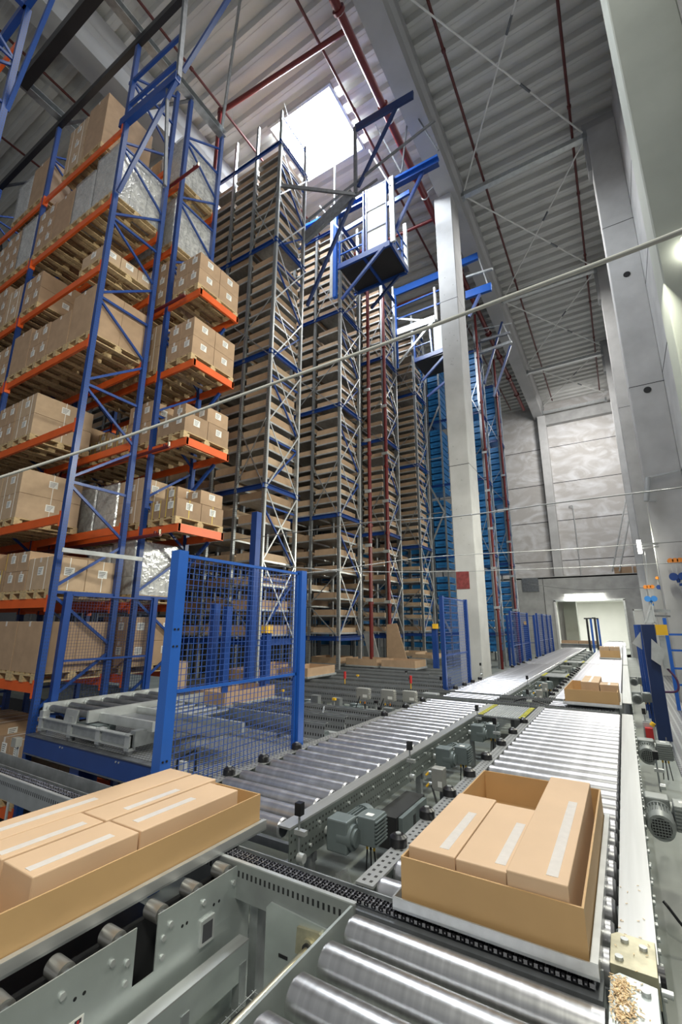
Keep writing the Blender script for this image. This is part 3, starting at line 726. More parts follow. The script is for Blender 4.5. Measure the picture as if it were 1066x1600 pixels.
mb = MB(); mb.bar(at2((664, 262), 12.7), at2((612, 372), 12.7), .09, .11, bluep); mb.build('support_strut', t)
mb = MB(); mb.bar(at2((474, 398), 14.2), at2((640, 300), 14.2), .1, .2, bluep); mb.build('rear_beam', t)
# raised platform on second rack
t = thing('crane_platform', 'raised blue service platform with railing and tall white door panel', 'platform', (-6.6, 13, 14.3))
A_ = at(529, 418, X=-7.85); YP = A_.y; ZP = A_.z
B_ = at(610, 376, Y=YP); Cc = at(633, 423, X=B_.x)
x0, x1, y0, y1, z0 = -7.85, B_.x, YP, max(YP+1.5, Cc.y), ZP
mb = MB(); mb.box(x0, x1, y0, y1, z0-.02, z0+.02, blackm); mb.build('deck_plate', t)
mb = MB(); mb.box(x0, x1, y0-.08, y0, z0-.14, z0+.08, bluep); mb.box(x0, x1, y1, y1+.08, z0-.14, z0+.08, bluep); mb.box(x1, x1+.08, y0, y1, z0-.14, z0+.08, bluep); mb.box((x0+x1)/2-.04, (x0+x1)/2+.04, y0, y1, z0-.12, z0-.02, bluep); mb.build('deck_frame', t)
for X in (x0-.05, ):
    mb = MB(); mb.box(X-.12, X+.02, y0-.14, y0, z0-1.4, z0+3.0, bluev); mb.box(X-.25, X-.12, y0-.16, y0-.02, z0-1.4, z0+3.0, galv_l); mb.build('mast_post', t)
for zz in (.55, 1.15):
    mb = MB(); mb.bar((x0, y0, z0+zz), (x0+1.1, y0, z0+zz), .05, .05, bluev); mb.bar((x0, y1, z0+zz), (x1, y1, z0+zz), .05, .05, bluev); mb.bar((x1, y0, z0+zz), (x1, y1, z0+zz), .05, .05, bluev); mb.build('guard_rail', t)
mb = MB()
for q in (x0+.05, x0+1.1): mb.box(q-.03, q+.03, y0-.03, y0+.03, z0, z0+1.2, bluev)
for q in (y0+.4, y0+1.1, y1): mb.box(x1-.03, x1+.03, q-.03, q+.03, z0, z0+1.2, bluev)
mb.build('rail_post', t)
dx0, dx1 = x0+1.25, x0+2.15
mb = MB(); mb.box(dx0, dx1, y0-.02, y0+.02, z0+.1, z0+2.9, paper); mb.build('white_panel', t)
mb = MB()
for q in (dx0-.1, dx0+.02, dx1-.02): mb.box(q-.025, q+.025, y0-.05, y0+.03, z0, z0+3.0, bluep)
for q in (.08, 1.0, 1.95, 2.95): mb.box(dx0, dx1, y0-.04, y0-.02, z0+q-.03, z0+q+.03, blued)
mb.build('panel_frame', t)
mb = MB(); mb.box(dx1+.12, dx1+.3, y0-.05, y0+.05, z0, z0+3.0, galv_l); mb.box(x1-.06, x1+.06, y1-.06, y1+.06, z0-.1, z0+2.2, galv_l); mb.build('white_post', t)
mb = MB(); mb.bar(at2((534, 468), y0-.1), at2((600, 385), y0-.1), .08, .1, bluep); mb.bar(at2((580, 482), y1), at2((624, 430), y1), .08, .1, blued); mb.build('lower_strut', t)
# second platform by the fourth rack
t = thing('crane_platform', 'blue platform frame half hidden behind the concrete column', 'platform', (-6, 19, 13))
Y = 19.2
for nm, p0, p1, w, h, m in (('mast_post', (617, 452), (621, 575), .14, .14, bluev), ('top_beam', (617, 458), (700, 424), .1, .4, bluev), ('guard_rail', (618, 482), (690, 452), .06, .08, bluev), ('guard_rail', (618, 500), (690, 473), .06, .08, bluev),
       ('mid_beam', (620, 520), (679, 498), .1, .35, galv_l), ('lower_strut', (623, 568), (676, 503), .09, .1, galv_l), ('horizontal_tie', (596, 496), (672, 502), .06, .1, galv_l), ('white_post', (679, 450), (682, 500), .18, .1, paper),
       ('cage_frame', (647, 520), (649, 565), .08, .08, bluev), ('cage_frame', (671, 508), (676, 555), .08, .08, bluev), ('cage_frame', (648, 564), (712, 540), .1, .22, bluep), ('cage_frame', (648, 543), (674, 533), .05, .05, bluev),
       ('lower_strut', (660, 595), (700, 550), .09, .1, bluep), ('lower_strut', (668, 620), (712, 583), .09, .1, bluep)):
    mb = MB(); mb.bar(at2(p0, Y), at2(p1, Y), w, h, m); mb.build(nm, t)
mb = MB(); a = at2((677, 508), Y+.1); e = at2((700, 552), Y+.1); mb.box(a.x, e.x+.3, Y+.08, Y+.12, e.z, a.z, paper); mb.build('white_panel', t)
mb = MB(); a = at2((648, 566), Y); mb.box(a.x, a.x+2.2, Y, Y+1.6, a.z-.03, a.z+.03, blackm); mb.build('deck_plate', t)
t = thing('crane_gantry', 'blue beam ends projecting to the right of the concrete column', 'gantry', (-4, 20, 18))
for p0, p1, w, h in (((722, 411), (747, 400), .15, .35), ((728, 462), (768, 448), .15, .4)):
    mb = MB(); mb.bar(at2(p0, 19.2), at2(p1, 19.2), w, h, bluev); mb.build('beam_end', t)
for p0, p1, m, w in (((729, 433), (770, 420), galv_l, .1), ((746, 398), (764, 450), galv_l, .05), ((750, 460), (733, 495), bluep, .12)):
    mb = MB(); mb.bar(at2(p0, 19.2), at2(p1, 19.2), w, w, m); mb.build('stay', t)
t = thing('crane_gantry', 'dark cantilever frame with blue struts over the blue bins', 'gantry', (-5, 24.5, 17))
for p0, p1, m, w in (((745, 535), (797, 520), galv_d, .14), ((748, 552), (800, 534), galv, .16), ((785, 503), (757, 600), blued, .11), ((798, 540), (772, 620), blued, .11), ((786, 506), (799, 534), galv_l, .06), ((748, 515), (800, 505), galv_l, .05)):
    mb = MB(); mb.bar(at2(p0, 24.6), at2(p1, 24.6), w, w, m); mb.build('frame_bar', t)

# ------------------------------------------------------------------ the conveyors
def roller(mb, x0, x1, y, r, m=roller_f, zt=0):
    z = zt-r; mb.cyl((x0, y, z), (x1, y, z), r, m, 20); mb.cyl((x0-.03, y, z), (x1+.03, y, z), .012, galv_d, 8)
def make_roller_proto(nm, x0, x1, r, m=roller_f, n=20):
    pass
def conveyor(label, x0, x1, y0, y1, pitch, side, r=.066, rf=roller_f, legs=True, deep=.27, skip=()):
    """roller bed between x0 and x1 running along Y; side: x of the two frames"""
    t = thing('roller_conveyor', label, 'conveyor', ((x0+x1)/2, (y0+y1)/2, DECK))
    xa, xb = side
    for k, (fx0, fx1, od) in enumerate(((xa[0], xa[1], 'x+'), (xb[0], xb[1], 'x-'))):
        mb = MB(); web = fx0 if k == 0 else fx1
        ym = (y0+y1)/2
        # web of channel with punched rows; origin at web mid-height
        if k == 0: mb.box(fx0, fx0+.006, y0, y1, -deep+.006, -.02, dotframe); mb.box(fx0-.0005+.006, fx1, y0, y1, -deep, -deep+.006, galv)
        else: mb.box(fx1-.006, fx1, y0, y1, -deep+.006, -.02, dotframe); mb.box(fx0, fx1-.006, y0, y1, -deep, -deep+.006, galv)
        mb.build('side_frame', t, origin=(fx0 if k == 0 else fx1, ym, -deep/2))
        mb = MB(); mb.box(fx0, fx1, y0, y1, -.02, -.006, railm if (xa, xb)[k][2] == 'rail' else dotflange); mb.build('top_flange', t, origin=((fx0+fx1)/2, ym, -.01))
    n = int((y1-y0-.06)/pitch); pr = None
    for i in range(n+1):
        y = y0+.08+i*pitch
        if y > y1-.05 or i in skip: continue
        if pr is None:
            mb = MB(); z = -r+.012; mb.cyl((x0, y, z), (x1, y, z), r, rf, 20); mb.cyl((x0-.012, y, z), (x0, y, z), r, rf, 20, r*.86) if False else mb.cyl((x0, y, z), (x0-.015, y, z), r, rf, 20, r*.85, galv_d); mb.cyl((x1, y, z), (x1+.015, y, z), r, rf, 20, r*.85, galv_d)
            pr = mb.build('roller', t, origin=((x0+x1)/2, y, z)); pr0 = y
        else:
            c = pr.copy(); COL.objects.link(c); c.parent = t; c.location.y = pr.location.y+(y-pr0)
    if legs:
        y = y0+.3
        while y < y1:
            mb = MB(); mb.box(xa[0]+.02, xa[0]+.08, y, y+.06, DECK, -deep, galv); mb.box(xb[1]-.08, xb[1]-.02, y, y+.06, DECK, -deep, galv); mb.box(xa[0], xb[1], y+.01, y+.05, -deep-.06, -deep, galv_d); mb.build('support_leg', t); y += 2.2
    # bolt rows on the outside webs
    mb = MB(); y = y0+.15
    while y < min(y1, y0+9):
        for X, d in ((xa[0], -1), (xb[1], 1)):
            mb.cyl((X, y, -.085), (X+d*.012, y, -.085), .012, galv_l, 6); mb.cyl((X, y+.11, -.2), (X+d*.012, y+.11, -.2), .012, galv_l, 6)
        y += pitch
    mb.build('bolts', t)
    return t
RL = ((-1.47, -1.36, 'fl'), (-.20, -.05, 'rail'))
LL = ((-3.47, -3.37, 'fl'), (-2.31, -2.20, 'rail'))
cv1 = conveyor('right roller conveyor, near stretch carrying the moving open carton', -1.34, -.23, 2.58, 9.2, .226, RL)
conveyor('right roller conveyor, middle stretch beyond the chain crossing', -1.34, -.23, 10.45, 20.0, .226, RL)
conveyor('right roller conveyor, far stretch running through the bright doorway', -1.34, -.23, 20.3, 37.0, .30, RL, rf=roller_f)
conveyor('left roller conveyor, near stretch beside the mesh fence', -3.35, -2.33, 2.92, 9.0, .226, LL)
conveyor('left roller conveyor, middle stretch beside the concrete column', -3.35, -2.33, 10.3, 19.0, .226, LL)
conveyor('left roller conveyor, far stretch ending before the grey office wall', -3.35, -2.33, 19.3, 33.5, .28, LL)
# front deck rollers (bottom of the picture)
t = thing('roller_conveyor', 'large steel rollers of the nearest conveyor at the bottom edge', 'conveyor', (-.8, 2, DECK), )
ys = [2.275, 2.05, 1.825, 1.60, 1.375]
mb = MB(); r = .080; mb.cyl((-1.31, ys[0], -r+.01), (-.235, ys[0], -r+.01), r, roller_m, 48); mb.cyl((-1.325, ys[0], -r+.01), (-1.31, ys[0], -r+.01), r*.86, roller_m, 32)
pr = mb.build('roller', t, origin=(-.77, ys[0], -r))
bv = pr.modifiers.new('edge', 'BEVEL'); bv.width = .012; bv.segments = 3; bv.limit_method = 'ANGLE'
for y in ys[1:]:
    c = pr.copy(); COL.objects.link(c); c.parent = t; c.location.y = pr.location.y+(y-ys[0])
mb = MB(); mb.box(-1.375, -1.362, 1.0, 2.36, -.30, .0, zinc); tag(mb.build('side_plate', t), 'zinc plated side plate')
mb = MB(); mb.box(-.215, -.20, 1.0, 2.2, -.3, .0, zinc); mb.build('side_plate', t)
mb = MB(); mb.cyl((-1.62, 1.2, -.25), (-1.62, 2.36, -.25), .016, brass, 16); tag(mb.build('drive_shaft', t), 'long brass-coloured drive shaft')
mb = MB(); mb.prism([(-1.93, -.62), (-1.42, -.62), (-1.42, -.2), (-1.46, -.155), (-1.90, -.13), (-1.93, -.16)], 1, 2.362, 2.374, zinc); mb.prism([(-1.71, -.30), (-1.54, -.30), (-1.50, -.2), (-1.56, -.17), (-1.70, -.18)], 1, 2.345, 2.362, goldzinc); mb.box(-1.83, -1.77, 2.358, 2.362, -.36, -.345, black)
mb.cyl((-1.62, 2.375, -.25), (-1.62, 2.33, -.25), .042, goldzinc, 20); mb.cyl((-1.62, 2.34, -.25), (-1.62, 2.32, -.25), .028, blackm, 16)
for dx, dz in ((-.06, .05), (.07, .03), (-.05, -.07)): mb.cyl((-1.62+dx, 2.372, -.25+dz), (-1.62+dx, 2.355, -.25+dz), .013, galv_l, 6)
tag(mb.build('bearing_plate', t), 'bolted bearing flange on the shaft end')
# chain crossing in front: slotted beam with twin roller chain
t = thing('chain_conveyor', 'slotted chain beam crossing from the left edge under both open cartons', 'conveyor', (-3, 2.45, DECK))
mb = MB(); mb.box(-7.0, -1.36, 2.375, 2.39, -.19, -.005, slotrail); mb.build('slotted_side', t, origin=(-4, 2.38, -.02))
mb = MB(); mb.box(-7.0, -.25, 2.392, 2.53, -.05, -.03, galv_d); mb.box(-7.0, -.25, 2.525, 2.535, -.19, -.0, galv); mb.box(-7, -1.36, 2.375, 2.4, -.005, .002, galv_l); mb.build('chain_guide', t)
def chain(t, xa, xb, y, z=0):
    mb = MB(); x = xa; k = 0
    while x < xb:
        for dy in (-.022, .022):
            mb.cyl((x, y+dy-.009, z-.016), (x, y+dy+.009, z-.016), .0085, chainm, 8)
            w = .013
            for e in (-.012, .012): mb.box(x-w, x+w, y+dy+e-.0012, y+dy+e+.0012, z-.024, z-.008, linkm if k % 2 else chainm)
        mb.box(x-.004, x+.004, y-.036, y+.036, z-.019, z-.013, linkm)
        x += .021; k += 1
    return mb.build('drive_chain', t)
chain(t, -5.6, -.27, 2.455, .008)
mb = MB()
for x in (-2.1, -1.5):
    mb = MB(); mb.box(x, x+.06, 2.42, 2.5, DECK, -.05, galv); mb.build('support_leg', t)
t = thing('guide_bar', 'plain flat steel guide bar parallel to the chain, left edge', 'bar', (-5, 2.56, .0))
mb = MB(); mb.box(-7, -3.6, 2.60, 2.606, -.04, .07, galv); mb.build('flat_bar', t)
# left front station beneath the moving tray
t = thing('transfer_station', 'zinc plated side plates with roller wheels under the left tray', 'conveyor', (-2.2, 1.7, DECK))
XP = -2.185
for y0, y1, nm in ((.2, 1.70, 'near'), (1.82, 2.50, 'far')):
    mb = MB(); mb.box(XP, XP+.006, y0, y1, -.26, -.022, zinc)
    if nm == 'near': mb.box(XP, XP+.006, .2, 2.50, -.9, -.26, zinc)
    tag(mb.build('side_plate', t), nm+' zinc plated side plate')
for y in (.70, .93, 1.15, 1.38, 1.62, 1.86, 2.09, 2.32):
    mb = MB(); mb.cyl((-2.30, y, -.046), (-2.20, y, -.046), .042, wheelm, 24); mb.cyl((-2.20, y, -.045), (-2.185, y, -.045), .02, galv_d, 10); mb.build('roller_wheel', t)
mb = MB(); mb.box(-3.30, -3.28, .2, 2.3, -.3, -.1, galv); mb.box(-3.3, -2.33, .2, 2.36, -.45, -.43, blackm); mb.box(-2.36, -2.33, .2, 2.36, -.45, -.1, blackm); mb.build('inner_frame', t)
bolts = MB()
for y in (.95, 1.16, 1.36, 1.58, 1.90, 2.12, 2.35): bolts.cyl((XP+.006, y, -.10), (XP+.016, y, -.10), .015, galv_l, 6)
for y, z in ((1.66, -.14), (1.66, -.22), (1.86, -.14), (1.86, -.22), (2.2, -.5), (2.3, -.45)): bolts.cyl((XP+.006, y, z), (XP+.016, y, z), .013, galv_l, 12)
for y in (1.04, 1.08, 1.42, 1.46, 1.98, 2.01, 2.2, 2.24): bolts.cyl((XP+.006, y, -.145), (XP+.0068, y, -.145), .008, black, 10)
bolts.build('bolts', t)
mb = MB(); st = XP+.0065
mb.box(st, st+.001, 1.30, 1.47, -.31, -.22, paper)
for q in range(5): mb.box(st+.001, st+.0014, 1.315, 1.36+.01*(q % 3), -.3+q*.015, -.296+q*.015, ink)
mb.box(st+.001, st+.0015, 1.43, 1.46, -.245, -.228, ink); mb.box(st+.0015, st+.002, 1.44, 1.45, -.243, -.232, inkred)
tag(mb.build('rating_plate', t), 'white sticker with small print and a red mark')
mb = MB(); mb.box(XP+.006, XP+.02, 2.10, 2.20, -.30, -.18, galv_l); mb.box(XP+.02, XP+.021, 2.115, 2.185, -.285, -.20, ink); mb.build('hatch', t)
# pale rail and floor grid in front of the plates
t = thing('guide_rail', 'long pale steel rail running diagonally below the side plates', 'rail', (-2.1, 1.9, DECK))
mb = MB(); mb.box(-2.13, -2.055, .9, 2.37, -.358, -.35, railm); mb.box(-2.063, -2.055, .9, 2.37, -.52, -.358, zinc); mb.build('channel', t)
mb = MB(); mb.box(-2.1, -2.05, 1.9, 1.95, DECK, -.44, galv); mb.box(-2.1, -2.05, 2.3, 2.35, DECK, -.44, galv); mb.build('support_leg', t)
t = thing('cable_tray', 'black wire-mesh cable tray low between the front conveyors', 'cable tray', (-1.9, 1.9, DECK+.1))
mb = MB()
for k in range(8): mb.cyl((-1.98+k*.035, 1.1, -.56), (-1.98+k*.035, 2.36, -.56), .003, galv, 6)
for k in range(26): mb.cyl((-2.0, 1.1+k*.05, -.565), (-1.72, 1.1+k*.05, -.565), .003, galv, 6)
mb.build('wire_grid', t)
tube('cable', [(-1.9, 1.1, -.545), (-1.88, 1.7, -.545), (-1.93, 2.1, -.545), (-1.9, 2.36, -.545)], .012, black, t)
tube('cable', [(-1.82, 1.1, -.545), (-1.85, 1.6, -.545), (-1.8, 2.1, -.545), (-1.82, 2.36, -.545)], .012, blackm, t)
# brackets on the right rail
t = thing('rail_bracket', 'yellowish bolted bracket capping the right rail end', 'bracket', (-.14, 2.7, 0))
mb = MB(); mb.prism([(-.225, 2.56), (-.055, 2.56), (-.055, 2.80), (-.20, 2.80), (-.225, 2.77)], 2, .012, .022, goldzinc); mb.box(-.225, -.055, 2.555, 2.562, -.06, .022, goldzinc); mb.box(-.062, -.055, 2.56, 2.8, -.09, .012, goldzinc); mb.build('folded_plate', t, bevel=.002)
for x, y in ((-.17, 2.74), (-.10, 2.72), (-.19, 2.6)):
    mb = MB(); mb.cyl((x, y, .022), (x, y, .034), .016, galv_l, 12); mb.build('bolt', t)
mb = MB()
mb.cyl((-.05, 2.57, -.03), (-.01, 2.57, -.03), .014, galv_l, 10); mb.cyl((-.055, 2.66, -.03), (-.03, 2.66, -.03), .04, black, 20)
mb.build('bolts', t)
t = thing('end_plate', 'flat steel end plate strewn with shavings, lower right corner', 'plate', (-.15, 2.3, 0))
mb = MB(); mb.prism([(-.222, 1.2), (-.06, 1.2), (-.06, 2.50), (-.19, 2.52), (-.222, 2.48)], 2, .005, .017, zinc); mb.box(-.068, -.06, 1.2, 2.5, -.12, .005, zinc); mb.build('plate', t, bevel=.002)
mb = MB()
for x, y in ((-.10, 2.44), (-.17, 2.30), (-.1, 2.1)): mb.cyl((x, y, .017), (x, y, .03), .017, galv_l, 14)
mb.build('bolts', t)
mb = MB(); rg = random.Random(5)
for k in range(420):
    u = rg.random(); x = -.185+rg.gauss(0, .022)+.02*u; y = 2.47-u*.24+rg.gauss(0, .015); a = rg.uniform(0, 6.28); l = rg.uniform(.005, .02); z = .019+rg.random()*.012
    if x < -.22: x = -.215
    mb.bar((x-l*math.cos(a)/2, y-l*math.sin(a)/2, z), (x+l*math.cos(a)/2, y+l*math.sin(a)/2, z+rg.uniform(-.004, .006)), .004, .0015, shav)
for k in range(30):
    x = rg.uniform(-.2, -.08); y = rg.uniform(2.2, 3.4); z = .02 if y < 2.55 else (.026 if y < 2.8 else -.003); a = rg.uniform(0, 6.28)
    mb.bar((x, y, z), (x+.012*math.cos(a), y+.012*math.sin(a), z), .003, .0015, shav)
o = mb.build('wood_shavings'); tag(o, 'small heap of pale wood shavings on the end plate', 'shavings', None, 'stuff')
# cross chain transfer mid distance
t = thing('chain_transfer', 'chain crossing with slotted rails beyond the near roller conveyors', 'conveyor', (-2, 9.7, DECK))
for Y in (9.32, 9.46, 10.14, 10.28):
    mb = MB(); mb.box(-3.9, -.25, Y-.006, Y+.006, -.17, -.004, slotrail); mb.build('slotted_rail', t, origin=(-2, Y, -.02))
chain(t, -3.9, -.3, 9.39, .005); chain(t, -3.9, -.3, 10.21, .005)
for k in range(3):
    for xx in ((-3.35, -2.33), (-1.34, -.3)):
        mb = MB(); mb.cyl((xx[0], 9.58+k*.22, -.05), (xx[1], 9.58+k*.22, -.05), .045, roller_f, 18); mb.build('roller', t)
mb = MB(); mb.box(-3.75, -3.45, 9.4, 9.62, -.05, .02, galv_l); mb.build('end_cover', t)
mb = MB(); mb.box(-3.8, -.25, 9.3, 10.3, -.3, -.2, blackm); mb.build('underframe', t)
for x in (-3.6, -2.0, -.4):
    mb = MB(); mb.box(x, x+.06, 9.35, 10.25, DECK, -.3, galv_d); mb.build('support_leg', t)
# bridging plates between lines
for i, (ya, yb, lab) in enumerate(((7.85, 9.0, 'ribbed cover plate with yellow edges between the two conveyors'), (14.6, 15.6, 'cover plate between conveyors, second nearest'), (20.4, 21.4, 'cover plate between conveyors, third nearest'))):
    t = thing('cover_plate', lab, 'cover plate', (-1.85, ya, -.02))
    mb = MB(); mb.box(-2.19, -1.49, ya, yb, -.03, -.008, galv)
    for k in range(18): mb.box(-2.18+k*.038, -2.168+k*.038, ya, yb, -.008, -.002, galv_l)
    mb.build('ribbed_plate', t)
    for xa_ in (-2.19, -1.57):
        mb = MB(); mb.box(xa_, xa_+.08, ya+.01, yb-.01, -.002, .001, black)
        for k in range(9):
            y = ya+.03+k*(yb-ya-.06)/9; mb.box(xa_, xa_+.08, y, y+.05, .0005, .003, yelgrn)
        tag(mb.build('hazard_stripes', t), 'yellow and black hazard stripes')
    mb = MB(); mb.box(-2.1, -2.04, ya+.4, ya+.46, DECK, -.03, galv_d); mb.box(-1.62, -1.56, ya+.4, ya+.46, DECK, -.03, galv_d); mb.build('support_leg', t)

# rubber stop buffers
def make_buffer():
    t = thing('rubber_buffer', 'x', 'buffer')
    mb = MB(); mb.cyl((0, 0, 0), (0, 0, .05), .06, black, 20, .057); mb.cyl((0, 0, .05), (0, 0, .066), .057, black, 20, .036); a = mb.build('rubber_body', t)
    mb = MB(); mb.cyl((0, 0, .066), (0, 0, .073), .018, galv_l, 10); return reg(t, a, mb.build('bolt_head', t))
BUF = make_buffer()
for i, y in enumerate((3.10, 3.62, 4.15, 4.75, 5.4, 6.1, 6.8, 7.6)): inst(BUF, (-1.44, y, -.006), nth(i+1)+' nearest black buffer on the right conveyor left flange', 'buffer', 'buffers along the right conveyor')
for i, y in enumerate([10.8+.6*k for k in range(12)]): inst(BUF, (-1.44, y, -.006), nth(i+1)+' black buffer beyond the chain crossing, right conveyor', 'buffer', 'far buffers along the right conveyor')
for i, y in enumerate((3.55, 4.05, 4.63, 6.95, 7.8, 8.6)): inst(BUF, (-3.42, y, -.006), nth(i+1)+' nearest black buffer on left conveyor, fence side', 'buffer', 'buffers along the left conveyor')
for i, y in enumerate([10.6, 11.3, 12.0, 12.7, 16.9, 18, 19, 20.4, 22, 24]): inst(BUF, (-3.42, y, -.006), nth(i+1)+' black buffer beyond the chain crossing, left conveyor', 'buffer', 'far buffers along the left conveyor')

# gear motors
def make_motor(side=1, boxm=motor, bodym=motor):
    """axis along Y; terminal box to the +x side"""
    t = thing('gear_motor', 'x', 'gear motor'); ks = []
    s = side
    mb = MB(); mb.box(-.09, .09, -.26, -.10, -.10, .12, bodym); mb.cyl((.0, -.18, .0), (s*.115, -.18, .0), .085, bodym, 20); mb.cyl((s*.115, -.18, 0), (s*.135, -.18, 0), .06, bodym, 20); mb.cyl((-.09, -.18, 0), (-.14, -.18, 0), .03, galv_l, 12)
    ks.append(mb.build('gearbox', t, bevel=.012))
    mb = MB(); mb.cyl((0, -.10, 0), (0, -.07, 0), .10, bodym, 24); mb.cyl((0, -.07, 0), (0, .14, 0), .078, bodym, 24)
    for k in range(24):
        a = 2*math.pi*k/24; mb.bar((.088*math.cos(a), -.06, .088*math.sin(a)), (.088*math.cos(a), .13, .088*math.sin(a)), .006, .022, bodym, (math.cos(a), 0, math.sin(a)))
    ks.append(mb.build('finned_motor_body', t))
    mb = MB(); mb.cyl((0, .14, 0), (0, .23, 0), .105, bodym, 24, .092); mb.cyl((0, .23, 0), (0, .235, 0), .07, black, 20)
    for k in range(-3, 4): mb.box(k*.02-.002, k*.02+.002, .235, .24, -.06, .06, bodym); mb.box(-.06, .06, .235, .24, k*.02-.002, k*.02+.002, bodym)
    ks.append(mb.build('fan_cowl', t))
    mb = MB(); bx = s*.18
    mb.box(bx-.075, bx+.075, -.13, .07, -.06, .13, boxm)
    tb = mb.build('terminal_box', t, bevel=.008); ks.append(tb); gs = []
    mb = MB()
    for k in range(7): mb.box(bx+s*.075, bx+s*.09, -.125, .065, -.05+k*.025, -.04+k*.025, boxm)
    for k in range(7): mb.box(bx-.07, bx+.07, .07, .083, -.05+k*.025, -.04+k*.025, boxm)
    gs.append(mb.build('cooling_ribs', tb))
    mb = MB()
    for k, mm in ((-.03, yellow), (.0, black), (.03, yellow)): mb.cyl((bx+k, -.05, -.06), (bx+k, -.05, -.11), .010, mm, 8); mb.cyl((bx+k, -.05, -.11), (bx+k*1.6, -.04, -.30), .006, black, 6)
    gs.append(mb.build('cable_glands', tb))
    mb = MB(); mb.box(bx-.03, bx+.03, -.08, -.03, .13, .1305, paper); gs.append(mb.build('type_label', tb)); reg(tb, *gs)
    return reg(t, *ks)
MOT = make_motor(1)
MG = 'gear motors between the conveyors'
for y, lab in ((3.55, 'nearest grey gear motor between the two conveyors, slotted mesh below'), (5.95, 'second grey gear motor on the left conveyor, behind the switch box'), (7.45, 'grey gear motor tucked under the ribbed cover plate'), (11.6, 'grey gear motor first beyond the chain crossing'), (13.6, 'grey gear motor second beyond the chain crossing'), (17.2, 'grey gear motor beyond the second cover plate')):
    inst(MOT, (-2.04, y, -.16), lab, 'gear motor', MG)
MOTR = make_motor(-1, motor_l, motor_l)
MG = 'gear motors outside the right rail'
for y, lab in ((5.0, 'nearest light grey gear motor outside the right rail, fan cowl facing'), (7.35, 'second light grey gear motor outside the right rail'), (12.4, 'third gear motor outside right rail, behind blue guard post'), (16.0, 'farthest gear motor outside the right rail')):
    o = inst(MOTR, (.06, y, -.15), lab, 'gear motor', MG, math.pi)
# flip: terminal box must sit away from rail
MOTR2 = None
# switch boxes on posts
def make_sbox(m=boxgrey, w=.06, h=.1):
    t = thing('switch_box', 'x', 'switch box'); ks = []; gs = []
    mb = MB(); mb.box(-w, w, -.055, .055, -h, h, m); hs = mb.build('housing', t, bevel=.008); ks.append(hs)
    mb = MB(); mb.box(.1*w, .8*w, -.058, -.055, -.06, -.01, paper); gs.append(mb.build('label_plate', hs))
    if w > .1:
        mb = MB()
        for k in range(5): mb.box(w, w+.012, -.05, .05, -h+.02+k*.035, -h+.035+k*.035, m)
        gs.append(mb.build('cooling_ribs', hs))
    mb = MB()
    for q in (-.05, .05):
        if w < .1: mb.cyl((-.06, -.03, q), (-.09, -.03, q), .016, galv_l, 10); mb.cyl((-.09, -.03, q), (-.12, -.04, q-.03), .011, yellow, 8)
        else: mb.cyl((q, -.03, -h), (q, -.03, -h-.03), .016, galv_l, 10); mb.cyl((q, -.03, -h-.03), (q, -.04, -h-.07), .012, yellow if q < 0 else orgplast, 8)
    gs.append(mb.build('cable_connector', hs)); reg(hs, *gs)
    mb = MB(); mb.box(-.02, .02, .055, .075, -.52, .05, galv_d); ks.append(mb.build('bracket_post', t))
    return reg(t, *ks)
SB = make_sbox(); SB2 = make_sbox(boxgrey, .13, .1)
for x, y, z, lab in ((-1.75, 4.75, -.08, 'grey switch box with yellow connectors between the near conveyors'), (-1.8, 12.4, -.05, 'grey switch box beyond the chain crossing'),
                     (-4.4, 8.05, .12, 'light grey switch box, leftmost of three beside the left conveyor'), (-3.9, 8.1, .12, 'light grey switch box, middle of three beside the left conveyor'), (-3.62, 8.45, .08, 'grey switch box, rightmost of three beside the left conveyor'),
                     (-1.72, 11.0, -.05, 'grey switch box just past the chain crossing')):
    inst(SB2 if x < -3 else SB, (x, y, z), lab, 'switch box', 'grey switch boxes on posts')
# sensors on stalks
def make_sensor():
    t = thing('light_sensor', 'x', 'sensor'); mb = MB(); mb.cyl((0, 0, -.25), (0, 0, .10), .008, galv, 8); a = mb.build('stalk', t)
    mb = MB(); mb.box(-.025, .025, -.025, .025, .06, .14, black); b2 = mb.build('sensor_head', t)
    mb = MB(); mb.box(-.03, .06, -.02, .02, -.06, -.03, galv_l); mb.cyl((.0, 0, -.2), (.05, 0, -.2), .03, galv_l, 12); return reg(t, a, b2, mb.build('clamp', t))
SEN = make_sensor()
for x, y, z, lab in ((-2.14, 2.95, .02, 'sensor stalk at near corner of the left conveyor'), (-2.12, 4.9, .04, 'black-headed sensor on the left conveyor rail'), (-1.62, 6.6, .06, 'sensor stalk between conveyors before the cover plate'), (-2.10, 7.5, .05, 'sensor stalk at the cover plate corner'),
                     (-1.6, 9.0, .15, 'tall sensor stalk at the far end of the cover plate'), (-4.0, 15.0, .1, 'sensor stalk at the foot of the concrete column'), (.12, 6.3, -.05, 'sensor bracket outside the right rail between two motors'), (.1, 8.6, .05, 'sensor bracket outside the right rail by the blue post'),
                     (-3.75, 10.6, .1, 'sensor stalk beside the second mesh fence'), (-2.1, 11.9, .1, 'sensor stalk beyond the chain crossing, between conveyors'), (-4.3, 12.5, .05, 'sensor stalk just in front of the column')):
    inst(SEN, (x, y, z), lab, 'sensor', 'sensor stalks')
# red emergency switch
t = thing('emergency_switch', 'red rope-pull safety switch box outside the right rail', 'switch', (.13, 8.05, -.05))
mb = MB(); mb.box(.08, .17, 8.0, 8.08, -.12, .02, inkred); mb.build('red_housing', t); mb = MB(); mb.box(.06, .2, 8.08, 8.1, -.2, .08, galv_l); mb.box(.1, .13, 8.02, 8.1, -.45, -.12, galv); mb.build('mount', t)
mb = MB(); mb.cyl((.16, 7.98, .06), (.19, 7.98, .1), .03, yellow, 10); mb.build('yellow_cap', t)
